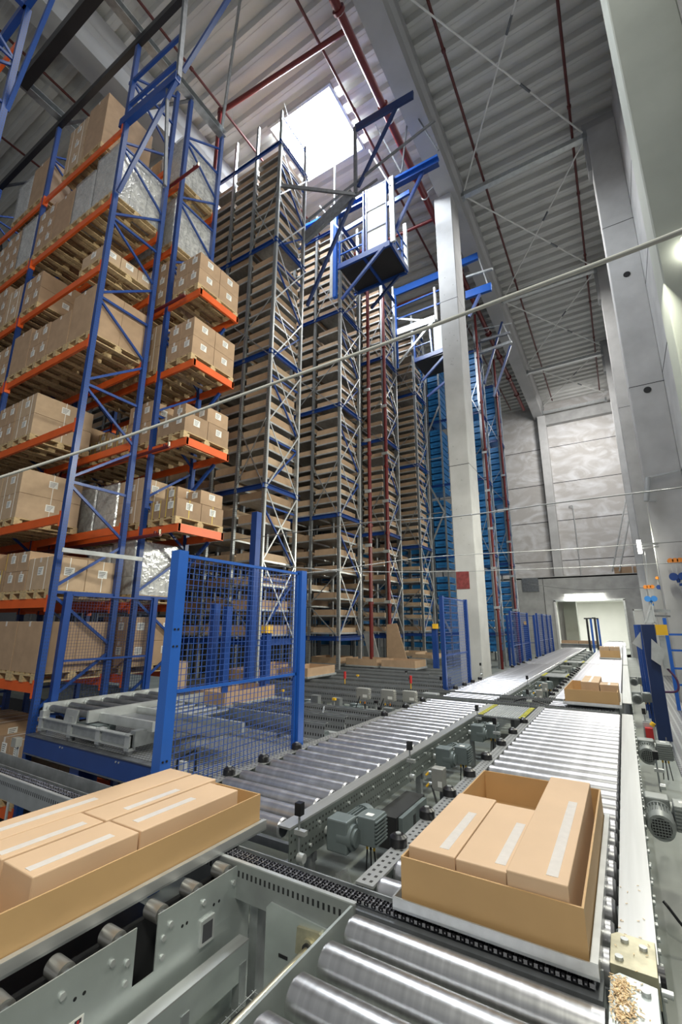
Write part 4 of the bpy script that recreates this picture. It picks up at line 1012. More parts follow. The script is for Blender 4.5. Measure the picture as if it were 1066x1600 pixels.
# black cover boxes and cables by the motors
t = thing('control_cabinet', 'dark control box slung under the near left conveyor', 'cabinet', (-2.05, 4.55, -.5))
mb = MB(); mb.box(-2.17, -1.97, 4.2, 4.9, -.56, -.30, blackm); mb.box(-1.97, -1.93, 4.25, 4.85, -.54, -.31, motor); mb.build('box', t); mb = MB(); mb.box(-1.93, -1.928, 4.5, 4.56, -.5, -.36, black); mb.build('handle', t)
for i, pts in enumerate(([(-1.86, 3.5, -.44), (-1.82, 3.2, -.68), (-1.7, 3.0, -.70), (-1.75, 2.65, -.70)], [(-1.82, 4.72, -.13), (-1.72, 4.6, -.35), (-1.8, 4.5, -.6), (-2.0, 4.3, -.68)], [(-4.45, 8.0, .08), (-4.5, 7.95, -.2), (-4.2, 8.0, -.4)], [(-3.95, 8.0, .08), (-4.0, 7.95, -.2), (-3.7, 8.0, -.4)],
                          [(.3, 5.0, -.2), (.32, 4.6, -.55), (.15, 4.3, -.6), (-.0, 4.3, -.45)], [(-1.3, 9.6, -.05), (-1.7, 9.5, .06), (-1.95, 9.7, -.02), (-2.1, 9.9, -.1)], [(.1, 8.4, -.3), (.3, 8.5, -.4), (.35, 9.2, -.3)])):
    o = tube('black_cable', pts, .010, black); tag(o, ['black cable hanging from the nearest gear motor', 'black cable falling from the switch box between conveyors', 'looped cable under the leftmost light switch box', 'looped cable under the middle light switch box', 'thick black cable curving from right-hand motor to rail', 'black cable arching over the chain crossing', 'black cable behind the red safety switch'][i], 'cable')
# paper document in plastic bag
t = thing('document_pouch', 'clear plastic pouch with printed sheet hung under the nearest motor', 'document pouch', (-1.9, 3.2, -.4))
mb = MB(); mb.bar((-1.93, 3.18, -.30), (-1.75, 3.12, -.62), .17, .004, film, (0.3, 1, .2)); mb.build('plastic_pouch', t)
a = Vector((-1.80, 3.14, -.57)); mb = MB(); mb.box(-1.93, -1.72, 3.05, 3.055, -.68, -.55, paper)
for q in range(6): mb.box(-1.91, -1.84+.012*(q % 3), 3.049, 3.05, -.665+q*.017, -.66+q*.017, ink)
mb.box(-1.79, -1.74, 3.049, 3.05, -.575, -.562, ink); mb.build('printed_sheet', t)
# floor grids in the gap
b = MB()
for k in range(26): b.cyl((-2.15, 2.7+k*.08, DECK+.05), (-1.5, 2.7+k*.08, DECK+.05), .003, galv, 6)
for k in range(10): b.cyl((-2.15+k*.07, 2.65, DECK+.05), (-2.15+k*.07, 4.7, DECK+.05), .003, galv, 6)
t = thing('cable_tray', 'wire-mesh cable tray on the floor beneath the nearest gear motor', 'cable tray', (-1.9, 3.4, DECK)); b.build('wire_grid', t)
mb = MB(); mb.box(-2.15, -1.6, 2.65, 4.7, DECK+.002, DECK+.02, blackm); mb.build('dark_cover', t)

# ------------------------------------------------------------------ cross conveyors (left middle)
def cross(label, x0, x1, y0, y1, zt=0, inner='r', m=slotrail_d, dz=.22, n=2):
    t = thing('cross_conveyor', label, 'conveyor', ((x0+x1)/2, (y0+y1)/2, DECK), 'cross conveyors by the tray racks')
    for k in range(n):
        Y = y0+(y1-y0)*k/(n-1)
        mb = MB(); mb.box(x0, x1, Y-.035, Y-.03, zt-dz, zt-.01, m); mb.box(x0, x1, Y-.035, Y+.06, zt-.01, zt-.002, galv); mb.build('slotted_rail', t, origin=((x0+x1)/2, Y, zt-dz/2))
        mb = MB(); mb.box(x0, x1, Y-.01, Y+.02, zt-.002, zt+.01, galv_d); mb.build('chain_strip', t)
    x = x0+.3
    while x < x1:
        mb = MB(); mb.box(x, x+.07, y0-.02, y0+.05, DECK, zt-dz, galv_d); mb.box(x, x+.07, y1-.03, y1+.03, DECK, zt-dz, galv_d); mb.box(x+.01, x+.05, y0, y1, zt-dz-.04, zt-dz+.02, galv_d); mb.build('support_leg', t); x += 1.3
    return t
cross('dark cross conveyor seen through the lower half of the near fence', -6.2, -3.75, 5.75, 6.3, .05)
cross('cross conveyor with slotted rail just behind the near fence', -7.1, -3.6, 6.75, 7.2, -.0)
cross('cross conveyor running behind the three switch boxes', -10.5, -3.6, 8.75, 9.55, 0)
cross('long slotted cross conveyor in front of the second fence', -11, -3.6, 10.3, 11.2, .0)
cross('cross conveyor between the second fence and the row of trays', -11, -4.2, 11.9, 12.7, .0)
cross('dark cross conveyor carrying the row of open cardboard trays', -12, -5.2, 13.7, 14.9, .0)
t = thing('diverter_chute', 'sloping pale steel chute beside the near fence', 'chute', (-4, 6.2, 0))
mb = MB(); mb.bar((-4.3, 6.9, -.1), (-3.75, 5.9, -.35), .35, .02, galv_l); mb.bar((-4.5, 6.85, .0), (-4.0, 5.9, -.3), .02, .12, galv); mb.build('chute_plate', t)
# gear motors / legs in that area
for x, y, lab in ((-4.9, 8.4, 'dark motor beside the leftmost light switch box'), (-4.15, 6.0, 'black motor at the foot of the chute'), (-6.0, 8.3, 'dark motor seen through the fence right part')):
    inst(MOT, (x, y, -.3), lab, 'gear motor', 'motors among the cross conveyors', R(90))
for i, (x, y) in enumerate(((-5.05, 8.15), (-5.6, 8.2), (-3.7, 7.7))):
    t = thing('steel_pedestal', ('left', 'far left', 'right')[i]+' galvanised pedestal among the cross conveyors', 'pedestal', (x, y, DECK)); mb = MB(); mb.box(x-.09, x+.09, y-.06, y+.06, DECK, -.02, galv); mb.box(x-.13, x+.13, y-.1, y+.1, DECK, DECK+.02, galv); mb.build('post', t)
for i, (x, y) in enumerate(((-5.95, 9.95), (-4.25, 10.0))):
    t = thing('signal_lamp', ('left', 'right')[i]+' small red signal lamp standing on the cross conveyor', 'signal lamp', (x, y, 0)); mb = MB(); mb.cyl((x, y, -.0), (x, y, .12), .012, yellow, 8); mb.build('stem', t); mb = MB(); mb.cyl((x, y, .12), (x, y, .28), .03, inkred, 12); mb.build('red_lens', t)
for i, (x, y) in enumerate(((-4.9, 7.75), (-4.1, 7.9), (-3.75, 7.35), (-6.4, 8.1), (-7.6, 9.9), (-5.0, 11.6), (-6.5, 11.5), (-4.6, 13.2), (-5.8, 13.2))):
    t = thing('drive_housing', nth(i+1)+' of the grey drive boxes tucked among the cross conveyors', 'drive housing', (x, y, DECK), 'drive boxes among cross conveyors')
    mb = MB(); mb.box(x-.16, x+.16, y-.1, y+.1, -.42, -.12, motor_l if i % 2 else motor); mb.build('housing', t, bevel=.01)
    mb = MB(); mb.cyl((x-.3, y, -.3), (x-.16, y, -.3), .08, motor, 14); mb.cyl((x+.16, y, -.28), (x+.26, y, -.28), .05, black, 12); mb.build('motor', t)
    mb = MB(); mb.box(x-.05, x+.05, y-.04, y+.04, DECK, -.42, galv_l); mb.build('pedestal', t)
    mb = MB(); mb.cyl((x+.1, y-.11, -.12), (x+.1, y-.11, .06), .01, galv_l, 6); mb.box(x+.07, x+.13, y-.14, y-.08, .02, .06, yellow if i % 3 == 0 else black); mb.build('sensor', t)
# open trays waiting
OPEN = make_tray(1.22, 1.0, .26, card); OG = 'open trays on the cross conveyor'
def make_open(w, d, h, m):
    return make_tray(w, d, h, m)
for x, lab in ((-9.05, 'leftmost open cardboard tray on the cross conveyor'), (-7.62, 'middle open cardboard tray on the cross conveyor'), (-6.28, 'rightmost open cardboard tray on the cross conveyor')):
    inst(OPEN, (x, 14.25, .03), lab, 'storage tray', OG)
t = thing('cardboard_sheet', 'tall brown cardboard sheet leaning beside the third rack foot', 'cardboard sheet', (-7.2, 16.0, 0)); mb = MB(); mb.prism([(-7.75, DECK), (-6.75, DECK), (-6.9, .1), (-7.3, 1.45), (-7.72, 1.4)], 1, 16.0, 16.03, card); mb.build('sheet', t)
t = thing('white_panel', 'pale panel leaning behind the cardboard trays', 'panel', (-8, 15.4, 0)); mb = MB(); mb.bar((-7.95, 15.5, 0), (-8.25, 15.5, 1.1), .04, .4, galv_l, (1, 0, 0)); mb.build('sheet', t)
for i, (x, y, z) in enumerate(((-8.1, 19.3, .05), (-7.3, 19.1, .0), (-8.6, 9.65, -.0), (-7.6, 10.75, .02), (-8.9, 10.75, .02), (-6.5, 6.75, -.03))):
    inst(TRAYS[3 if i > 1 else 2], (x, y, z), ['cardboard tray at the foot of the fourth tray rack', 'second cardboard tray at foot of fourth tray rack, to the right', 'cardboard tray under the nearest tray rack base', 'cardboard tray seen through the fence, right-hand one', 'cardboard tray seen through the fence, left-hand one', 'cardboard tray low behind the near fence'][i], 'storage tray', 'loose trays at floor level')

# ------------------------------------------------------------------ safety fences
def fence(label, p0, p1, z0, z1, posts, mid=None, gx=.055, gz=.055, wm=bluew, pm=bluev, pw=.1, r=.0022):
    t = thing('safety_fence', label, 'fence', (p0[0], p0[1], z0))
    a = Vector((*p0, 0)); e = Vector((*p1, 0)); L = (e-a).length; d = (e-a)/L; nrm = Vector((-d.y, d.x, 0))
    for k, s in enumerate(posts):
        q = a+d*s; mb = MB(); mb.bar((q.x, q.y, z0), (q.x, q.y, z1+.02), pw, pw, pm, nrm)
        mb.build('fence_post', t)
        mb = MB(); q2 = q+d*(pw*.5+.02)*(1 if k == 0 else -1)
        mb.bar((q2.x, q2.y, z0+.1), (q2.x, q2.y, z1), .03, .03, pm, nrm); mb.build('panel_edge', t)
    s0, s1 = posts[0]+.07, posts[-1]-.07
    mb = MB()
    for z in [z1-.02, z0+.12]+([mid] if mid else []): mb.bar(a+d*s0+Vector((0, 0, z)), a+d*s1+Vector((0, 0, z)), .03, .03, pm)
    mb.build('panel_rail', t)
    mb = MB(); s = s0
    while s < s1: q = a+d*s; mb.box(q.x-r, q.x+r, q.y-r, q.y+r, z0+.12, z1-.02, wm); s += gx
    z = z0+.12
    while z < z1: mb.bar(a+d*s0+Vector((0, 0, z)), a+d*s1+Vector((0, 0, z)), 2*r, 2*r, wm); z += gz
    mb.build('wire_mesh', t)
    return t
t = fence('near blue wire-mesh safety fence beside the left roller conveyor', (-3.56, 2.86), (-3.56, 4.88), DECK, 2.06, (0, 1.96), .80, .06, .055, bluew, bluev, .11, .0026)
mb = MB()
for z in (1.35, 1.2, .25, .12):
    for y in (2.83, 2.87): mb.cyl((-3.504, y, z), (-3.498, y, z), .01, black, 8)
mb.build('mounting_holes', t)
fence('second blue wire-mesh fence, just before the concrete column', (-3.62, 10.5), (-3.62, 12.5), DECK, 2.05, (0, 1.95), .7, .09, .07, bluew, bluep, .09, .003)
fence('blue mesh fence right of the column, nearest of the far ones', (-3.9, 19.6), (-3.9, 23.6), DECK, 1.95, (0, 1.9, 3.9), .6, .11, .09, bluep, bluep, .09, .0035)
fence('grey-blue mesh fence panel crossing before the office wall', (-5.4, 26.2), (-3.95, 26.2), DECK, 1.9, (0, 1.4), .5, .11, .09, galv_d, bluep, .09, .0035)
fence('far blue mesh fence along the left conveyor before the office', (-3.9, 26.4), (-3.9, 32.0), DECK, 2.0, (0, 1.9, 3.8, 5.5), .6, .12, .1, bluep, bluep, .1, .004)
fence('blue mesh guard between the first rack uprights above the mezzanine', (-7.88, 4.14), (-7.88, 5.9), -.25, 1.88, (0, 1.68), .8, .05, .05, blued, bluep, .09, .002)
# blue posts behind the near fence
for i, (x, y, w, zt, lab, sens) in enumerate(((-6.35, 7.45, .15, 1.3, 'short blue post with yellow sensor behind the near fence', True), (-7.2, 7.9, .17, 4.0, 'tall blue post at the foot of the nearest tray rack', False), (-7.3, 6.9, .14, 1.8, 'left of two plain blue posts deep behind the near fence', False), (-6.95, 6.9, .14, 1.75, 'right of two plain blue posts deep behind the near fence', False),
                                   (-5.45, 15.0, .16, 1.35, 'blue post with yellow sensor left of the second fence', True), (-4.1, 24.0, .16, 1.5, 'blue-grey post with yellow sensor behind the concrete column', True))):
    t = thing('blue_post', lab, 'post', (x, y, DECK)); mb = MB(); mb.box(x-w/2, x+w/2, y-w/2, y+w/2, DECK, zt, bluep); mb.build('post_body', t)
    if sens: mb = MB(); mb.box(x-.02, x+.12, y-w/2-.08, y+.04, zt-.08, zt+.08, yellow); mb.build('yellow_sensor', t)

# ------------------------------------------------------------------ mezzanine on the left with roller table
t = thing('mezzanine_platform', 'blue-edged grating platform carrying the roller table at the racks', 'platform', (-6.2, 5, DECK))
ZM = -.22
mb = MB(); mb.box(-7.86, -3.62, 3.92, 7.3, ZM-.03, ZM, mezzg); tag(mb.build('grating_deck', t), 'grey steel grating deck')
mb = MB(); mb.box(-7.86, -3.62, 3.84, 3.91, ZM-.25, ZM-.012, bluep)
for x in (-6.9, -5.6, -4.9):
    for d in (-.03, .03): mb.cyl((x+d, 3.84, ZM-.06), (x+d, 3.832, ZM-.06), .012, galv_l, 8)
mb.build('edge_beam', t)
mb = MB(); mb.box(-7.86, -3.62, 3.82, 3.93, ZM-.012, ZM, galv_d); mb.box(-7.86, -3.62, 3.82, 3.93, ZM-.262, ZM-.25, galv_d); mb.build('beam_flange', t)
for x, y in ((-6.6, 4.0), (-5.4, 4.6), (-4.4, 4.2), (-6.9, 6.6)):
    mb = MB(); mb.box(x-.11, x+.11, y-.11, y+.11, -4.1, ZM-.27, bluep); mb.build('column', t)
t = thing('roller_table', 'galvanised roller table with dark rollers feeding the pallet rack', 'conveyor', (-7, 5, ZM))
for xs_ in ((-7.82, -7.79), (-6.62, -6.58)):
    mb = MB(); mb.box(xs_[0], xs_[1], 3.98, 6.3, .04, .20, galv_l); mb.build('side_frame', t)
for k in range(8):
    y = 4.08+k*.29; mb = MB(); mb.cyl((-7.78, y, .12), (-6.63, y, .12), .05, galv_d, 18); mb.build('roller', t)
    mb = MB(); mb.cyl((-7.78, y, .12), (-7.73, y, .12), .058, galv_l, 16); mb.build('roller_flange', t)
mb = MB(); mb.box(-7.8, -5.55, 3.96, 4.0, -.13, .0, galv); mb.box(-7.8, -5.55, 3.92, 4.0, .0, .012, galv_l); mb.box(-7.8, -5.55, 3.92, 4.0, -.142, -.13, galv_l); mb.build('lower_frame', t)
for x in (-7.8, -7.0, -6.3, -5.65):
    mb = MB(); mb.box(x, x+.1, 3.94, 4.04, ZM+.04, .1 if x < -6.9 else .02, galv_l); mb.cyl((x+.05, 3.99, ZM), (x+.05, 3.99, ZM+.04), .05, galv_d, 12); mb.build('leg', t)
mb = MB(); mb.box(-6.6, -5.4, 4.15, 4.2, .03, .15, galv_l); mb.box(-6.6, -4.4, 4.75, 4.8, .03, .15, galv_l); mb.box(-6.6, -4.2, 5.5, 5.56, .02, .14, galv); mb.box(-5.6, -5.5, 3.98, 5.5, -.13, .06, galv); mb.box(-6.6, -4.4, 4.25, 4.7, .06, .07, galv_d); mb.build('extension_frame', t)
for k in range(5):
    mb = MB(); mb.cyl((-6.4+k*.25, 4.82, .1), (-6.4+k*.25, 5.48, .1), .04, galv_d, 14); mb.build('roller', t)
mb = MB(); mb.box(-6.9, -6.4, 4.02, 4.3, -.11, .02, motor); mb.box(-6.62, -6.55, 4.012, 4.018, -.07, -.02, paper); mb.build('drive_unit', t)
mb = MB(); mb.prism([(-7.15, .0), (-6.85, .0), (-6.8, .19), (-7.1, .19)], 1, 3.95, 3.975, galv_l); mb.build('gusset', t)
t = thing('junction_box', 'small junction box on a pipe post at the left edge', 'junction box', (-8.0, 3.3, -.3)); a = at(26, 1160, Y=3.4)
mb = MB(); mb.box(a.x-.06, a.x+.06, 3.36, 3.44, a.z-.05, a.z+.06, boxgrey); mb.build('housing', t); mb = MB(); mb.cyl((a.x, 3.42, a.z-1.2), (a.x, 3.42, a.z-.05), .018, galv_l, 8); mb.build('pipe_post', t)
t = thing('carton_sheet', 'upright plain carton behind the roller table', 'carton', (-7, 7, -.4)); mb = MB(); a = at(256, 1080, Y=6.9); mb.box(a.x-.18, a.x+.35, 6.9, 7.2, a.z, a.z+.62, card3); mb.build('carton_body', t)
t = thing('wire_hoop', 'small black hoop and white reflector beside the near fence foot', 'hoop', (-4, 3.6, 0)); Y = 3.7
mb = MB()
for p0, p1 in (((278, 1187), (276, 1210)), ((278, 1187), (306, 1172)), ((306, 1172), (305, 1205))): mb.bar(at2(p0, Y), at2(p1, Y), .02, .02, blackm)
mb.build('hoop', t); mb = MB(); a = at2((283, 1188), Y-.03); mb.box(a.x, a.x+.09, Y-.06, Y-.02, a.z-.12, a.z+.0, paper); mb.build('reflector', t)

# ------------------------------------------------------------------ moving trays with cartons
def shipping(label, x0, x1, y0, y1, ztray, h, cartons, group=None):
    t = thing('open_carton_tray', label, 'open carton', ((x0+x1)/2, (y0+y1)/2, ztray))
    mb = MB(); mb.box(x0, x1, y0, y1, ztray, ztray+.012, galv)
    for a in ((x0, x1, y0, y0+.008), (x0, x1, y1-.008, y1), (x0, x0+.008, y0+.008, y1-.008), (x1-.008, x1, y0+.008, y1-.008)): mb.box(*a, ztray+.012, ztray+.055, railm)
    mb.box(x1-.03, x1, y0, y1, ztray+.055, ztray+.06, galv_l)
    tag(mb.build('steel_tray', t), 'low bright steel tray')
    mb = MB(); g = .035; th = .010; zz = ztray+.013
    X0_, X1_, Y0_, Y1_ = x0+g, x1-g, y0+g, y1-g
    mb.box(X0_, X1_, Y0_, Y1_, zz, zz+.006, cardt)
    for a in ((X0_, X1_, Y0_, Y0_+th), (X0_, X1_, Y1_-th, Y1_), (X0_, X0_+th, Y0_+th, Y1_-th), (X1_-th, X1_, Y0_+th, Y1_-th)): mb.box(*a, zz+.006, ztray+h, cardt)
    mb.build('open_carton_walls', t)
    return t
shipping('large moving open carton on steel tray at the left edge', -3.27, -2.315, 1.08, 2.80, .004, .225, None)
shipping('large moving open carton on steel tray on the right conveyor', -1.165, -.255, 2.42, 4.16, .014, .225, None)
def flat_carton(label, x0, x1, y0, y1, z0, z1, tx, rot=0, grp='long cartons in the moving trays', tw=.05, ty=None):
    t = thing('long_carton', label, 'carton', ((x0+x1)/2, (y0+y1)/2, z0), grp)
    mb = MB(); mb.box(x0, x1, y0, y1, z0, z1, cardf); mb.build('carton_body', t, bevel=.006)
    c = (x0+x1)/2+tx; ty = ty or (y0+.1, y1-.3)
    mb = MB(); mb.box(c-tw/2, c+tw/2, ty[0], ty[1], z1, z1+.0015, tape); mb.build('tape_strip', t)
    return t
z0 = .03
G = 'long cartons in the left tray'
flat_carton('long carton nearest the camera in the left moving tray, near end', -2.70, -2.42, 1.30, 1.84, z0, .285, .05, grp=G, ty=(1.32, 1.74))
flat_carton('long carton nearest the rim in the left moving tray, far end', -2.71, -2.43, 1.86, 2.62, z0, .28, .0, grp=G, ty=(1.92, 2.35))
flat_carton('middle long carton in the left moving tray, near end', -2.96, -2.72, 1.30, 1.82, z0, .285, .05, grp=G, ty=(1.32, 1.75))
flat_carton('middle long carton in the left moving tray, far end', -2.96, -2.73, 1.84, 2.70, z0, .28, .06, grp=G, ty=(2.0, 2.40))
flat_carton('long carton farthest from the camera in the left moving tray', -3.22, -2.97, 1.30, 2.68, z0, .285, 0, grp=G, ty=(1.4, 2.0))
G = 'long cartons in the right tray'
flat_carton('leftmost of three taped cartons in the right moving tray', -1.115, -.865, 2.52, 3.42, z0, .27, .05, grp=G, ty=(2.58, 3.12))
flat_carton('middle of three taped cartons in the right moving tray', -.855, -.61, 2.50, 3.36, z0, .275, .08, grp=G, ty=(2.56, 3.1))
flat_carton('rightmost and longest of three taped cartons in the right moving tray', -.605, -.345, 2.47, 4.02, z0, .30, .06, grp=G, ty=(2.52, 3.55))
# second tray further on
shipping('open carton with four small boxes on the right conveyor crossing', -1.09, -.19, 9.40, 11.0, .04, .255, None)
t = None
for i, (x, y, w) in enumerate(((-.655, 9.95, 'left front'), (-.355, 9.95, 'right front'), (-.655, 10.35, 'left middle'), (-.655, 10.75, 'left rear'))):
    t = thing('small_carton', w+' small taped box inside the middle open carton', 'carton', (x, y, .06), 'small boxes in the middle carton')
    mb = MB(); s = .145; mb.box(x-s, x+s, y-.19, y+.19, .06, .40 if i != 1 else .37, card3); mb.build('carton_body', t, bevel=.004)
    mb = MB(); zt = .40 if i != 1 else .37; mb.box(x-.02, x+.02, y-.192, y+.192, zt, zt+.002, tape); mb.build('tape_strip', t)
shipping('farthest open carton on right conveyor before the doorway', -1.05, -.25, 23.0, 24.4, .02, .34, None)
for i, x in enumerate((-.84, -.45)):
    t = thing('small_carton', ('left', 'right')[i]+' small box in the farthest open carton', 'carton', (x, 23.6, .06), 'small boxes in the far carton'); mb = MB(); mb.box(x-.18, x+.18, 23.2, 24.0, .06, .5, card3); mb.build('carton_body', t); mb = MB(); mb.box(x-.02, x+.02, 23.19, 24.0, .5, .503, tape); mb.build('tape_strip', t)

# ------------------------------------------------------------------ office block at the far end
OY = 37.8
b = MB()
b.box(-8.5, -4.27, OY, OY+.3, DECK, 4.95, concrete); b.box(.3, 2.1, OY, OY+.3, DECK, 4.95, concrete); b.box(-4.27, .3, OY, OY+.3, 3.2, 4.95, concrete)
b.box(-8.5, 2.1, OY, 41.5, 4.85, 5.0, concrete); b.box(-4.9, -4.87, OY-.02, OY, DECK, 4.95, blackm)
struct('wall_office', b)
b = MB()   # bright room behind the opening
b.box(-9, -8.8, OY, 52, DECK, 3.6, whitew); b.box(2.2, 2.4, OY+.3, 52, DECK, 3.6, whitew); b.box(-9, 2.4, 52, 52.2, DECK, 3.6, whitew); b.box(-9, 2.4, OY+.3, 52, 3.6, 3.7, whitew); b.box(-9, 2.4, OY, 52, DECK-.1, DECK, floorm)
struct('wall_room', b)
b = MB(); b.box(-4.27, -4.15, OY-.04, OY+.34, DECK, 3.2, conc_l); b.box(.18, .3, OY-.04, OY+.34, DECK, 3.2, galv_l); b.box(-4.27, .3, OY-.04, OY+.34, 3.12, 3.26, galv_l); struct('door_1', b)
b = MB(); b.box(.75, 1.75, OY-.05, OY-.01, DECK, 2.4, whitew); b.box(.68, .75, OY-.07, OY, DECK, 2.5, galv_l); b.box(1.75, 1.82, OY-.07, OY, DECK, 2.5, galv_l); b.box(.68, 1.82, OY-.07, OY, 2.4, 2.5, galv_l); struct('door_2', b)
b = MB(); b.box(-3.9, -3.0, 40.2, 41.2, DECK, 3.6, conc_g); tag(b.build('inner_pillar'), 'greenish pillar standing just inside the bright doorway', 'pillar')
b = MB(); b.box(-6.4, -5.2, OY-.06, OY-.01, 3.9, 4.95, galv_d); tag(b.build('vent_grille'), 'grey mesh vent patch on the office wall left of the lamp', 'vent')
t = thing('fluorescent_lamp', 'long lit fluorescent lamp above the bright doorway', 'lamp', (-2, OY-.2, 3.7)); mb = MB(); mb.box(-3.5, -.9, OY-.2, OY-.1, 3.62, 3.68, galv_l); mb.build('lamp_housing', t); mb = MB(); mb.cyl((-3.45, OY-.2, 3.56), (-.95, OY-.2, 3.56), .05, lampw, 12); tag(mb.build('lit_tube', t), 'glowing white tube')
t = thing('fluorescent_lamp', 'fluorescent lamp on the ceiling inside the bright room', 'lamp', (-2, 44, 3.5)); mb = MB(); mb.box(-2.0, -1.8, 42.5, 44.0, 3.5, 3.58, galv_l); mb.build('lamp_housing', t); mb = MB(); mb.cyl((-1.9, 42.5, 3.46), (-1.9, 44.0, 3.46), .04, lampw, 10); mb.build('lit_tube', t)
# conveyors and trays in the bright room
conveyor('conveyor stretch inside the bright room beyond the doorway', -1.34, -.23, 38.2, 50, .5, RL, legs=False)
cross('cross conveyor with trays inside the bright room', -6.5, -1.6, 39.0, 39.9, .0)
for i, x in enumerate((-5.0, -3.6, -2.4)):
    inst(OPEN, (x, 39.4, .02), ('left', 'middle', 'right')[i]+' cardboard tray inside the bright room', 'storage tray', 'trays in the bright room')
for i, (x, y) in enumerate(((-1.75, 33.5), (-1.45, 32), (-2.0, 34.0), (-1.4, 34.5))):
    t = thing('black_post', ('second', 'rightmost and thickest', 'leftmost', 'third')[i]+' of four slim posts before the bright doorway', 'post', (x, y, 0), 'slim posts by the doorway'); mb = MB(); mb.box(x-.06, x+.06, y-.06, y+.06, DECK, 1.85, blackm if i in (1, 2) else bluev); mb.build('post_body', t); mb = MB(); mb.box(x-.16, x+.05, y-.08, y+.06, 1.79, 1.87, blackm); mb.build('sensor_arm', t)
# mixed machinery along the far gap
for i, (y, z) in enumerate(((15.0, -.05), (16.2, 0), (18.5, 0), (22.5, 0), (24, 0), (26, 0), (28, 0), (30, 0))):
    t = thing('conveyor_drive', nth(i+1)+' nearest grey drive housing in the far gap between conveyors', 'drive housing', (-1.8, y, DECK), 'drive housings in the far gap')
    mb = MB(); mb.box(-2.1, -1.75, y, y+.5, -.35, z-.02, motor_l); mb.build('housing', t); mb = MB(); mb.cyl((-1.7, y-.1, -.15), (-1.7, y+.4, -.15), .09, motor, 14); mb.build('motor', t); mb = MB(); mb.box(-2.0, -1.9, y+.1, y+.2, DECK, -.35, galv_d); mb.cyl((-1.6, y+.6, -.2), (-1.6, y+.6, .12), .012, galv_l, 6); mb.build('stand', t)

# ------------------------------------------------------------------ right walkway
b = MB(); b.box(.45, 1.12, 8.3, 37.5, DECK, DECK+.03, grating); b.box(1.12, 2.09, 8.4, 16.5, DECK, DECK+.03, grating); b.box(1.12, 2.09, 17.4, 24.8, DECK, DECK+.03, grating); tag(b.build('walkway_grating'), 'long steel grating walkway along the right wall', 'walkway')
t = thing('guard_post', 'thick dark blue guard post with yellow sensor, right of the conveyor', 'post', (.4, 11.2, DECK))
mb = MB(); mb.box(.30, .52, 11.0, 11.08, DECK, 1.42, blued); mb.box(.30, .34, 11.08, 11.35, DECK, 1.42, blued); mb.build('post_body', t)
mb = MB(); mb.box(.53, .72, 10.98, 11.2, 1.22, 1.42, yellow); mb.build('yellow_sensor', t); mb = MB(); mb.box(.57, .67, 11.05, 11.15, .6, 1.2, galv_l); mb.build('grey_box', t)
tube('cable', [(.62, 11.1, .6), (.74, 11.1, .4), (.72, 11.1, .2), (.5, 11.2, .15)], .02, purple, t)
for i, (x, y) in enumerate(((.32, 12.6), (.30, 13.6), (.28, 14.8))):
    t = thing('guard_post', ('nearest', 'middle', 'farthest')[i]+' of three slim blue posts behind the thick guard post', 'post', (x, y, DECK), 'slim blue guard posts'); mb = MB(); mb.box(x-.05, x+.05, y-.05, y+.05, DECK, 1.42, bluep); mb.build('post_body', t)
    mb = MB(); mb.box(x+.05, x+.07, y-.04, y+.04, DECK, 1.4, galv); mb.build('edge_strip', t)
for i, (pts, X) in enumerate((([(988, 1005), (1001, 987), (1004, 1015)], .30), ([(1018, 998), (1041, 1018), (1033, 1040), (1018, 1030)], .62))):
    t = thing('reflector_board', ('left', 'right')[i]+' pale diamond board fixed beside the thick blue guard post', 'board', at(*pts[0], Y=11.4))
    Y = 11.5 if i == 0 else 10.9; q = [at2(p, Y) for p in pts]; mb = MB(); mb.prism([(v.x, v.z) for v in q], 1, Y, Y+.02, galv_l); mb.build('board', t)
t = thing('wall_ladder', 'blue ladder-like frame standing at the right wall', 'frame', (1.2, 15, DECK)); mb = MB()
for x in (.95, 1.75): mb.box(x-.04, x+.04, 15.0, 15.08, DECK, 1.6, bluev)
mb.build('upright', t); mb = MB()
for z in (-.1, .3, .75, 1.15): mb.box(.95, 1.9, 15.02, 15.07, z, z+.05, bluev)
mb.build('rung', t)
t = thing('triangle_bracket', 'white triangular bracket hanging beneath the light blue hoist', 'bracket', (.9, 15.5, 1.6)); Y = 15.6; mb = MB()
for p0, p1 in (((1018, 940), (1009, 973)), ((1018, 940), (1024, 973)), ((1009, 973), (1024, 973))): mb.bar(at2(p0, Y), at2(p1, Y), .05, .04, galv_l)
mb.build('frame_bars', t); mb = MB(); q = [at2(p, Y+.03) for p in ((1018, 945), (1011, 972), (1022, 972))]; mb.prism([(v.x, v.z) for v in q], 1, Y+.02, Y+.03, winm); mb.build('plate', t)
t = thing('wall_rail', 'steel handrail running along the right wall beyond the hoist', 'handrail', (1.6, 15.8, 1.9)); mb = MB(); mb.bar(at2((1019, 954), 15.8), at2((1048, 955), 15.8), .06, .08, galv); mb.bar(at2((1019, 962), 15.8), at2((1048, 963), 15.8), .05, .05, galv_d); mb.build('rail', t)
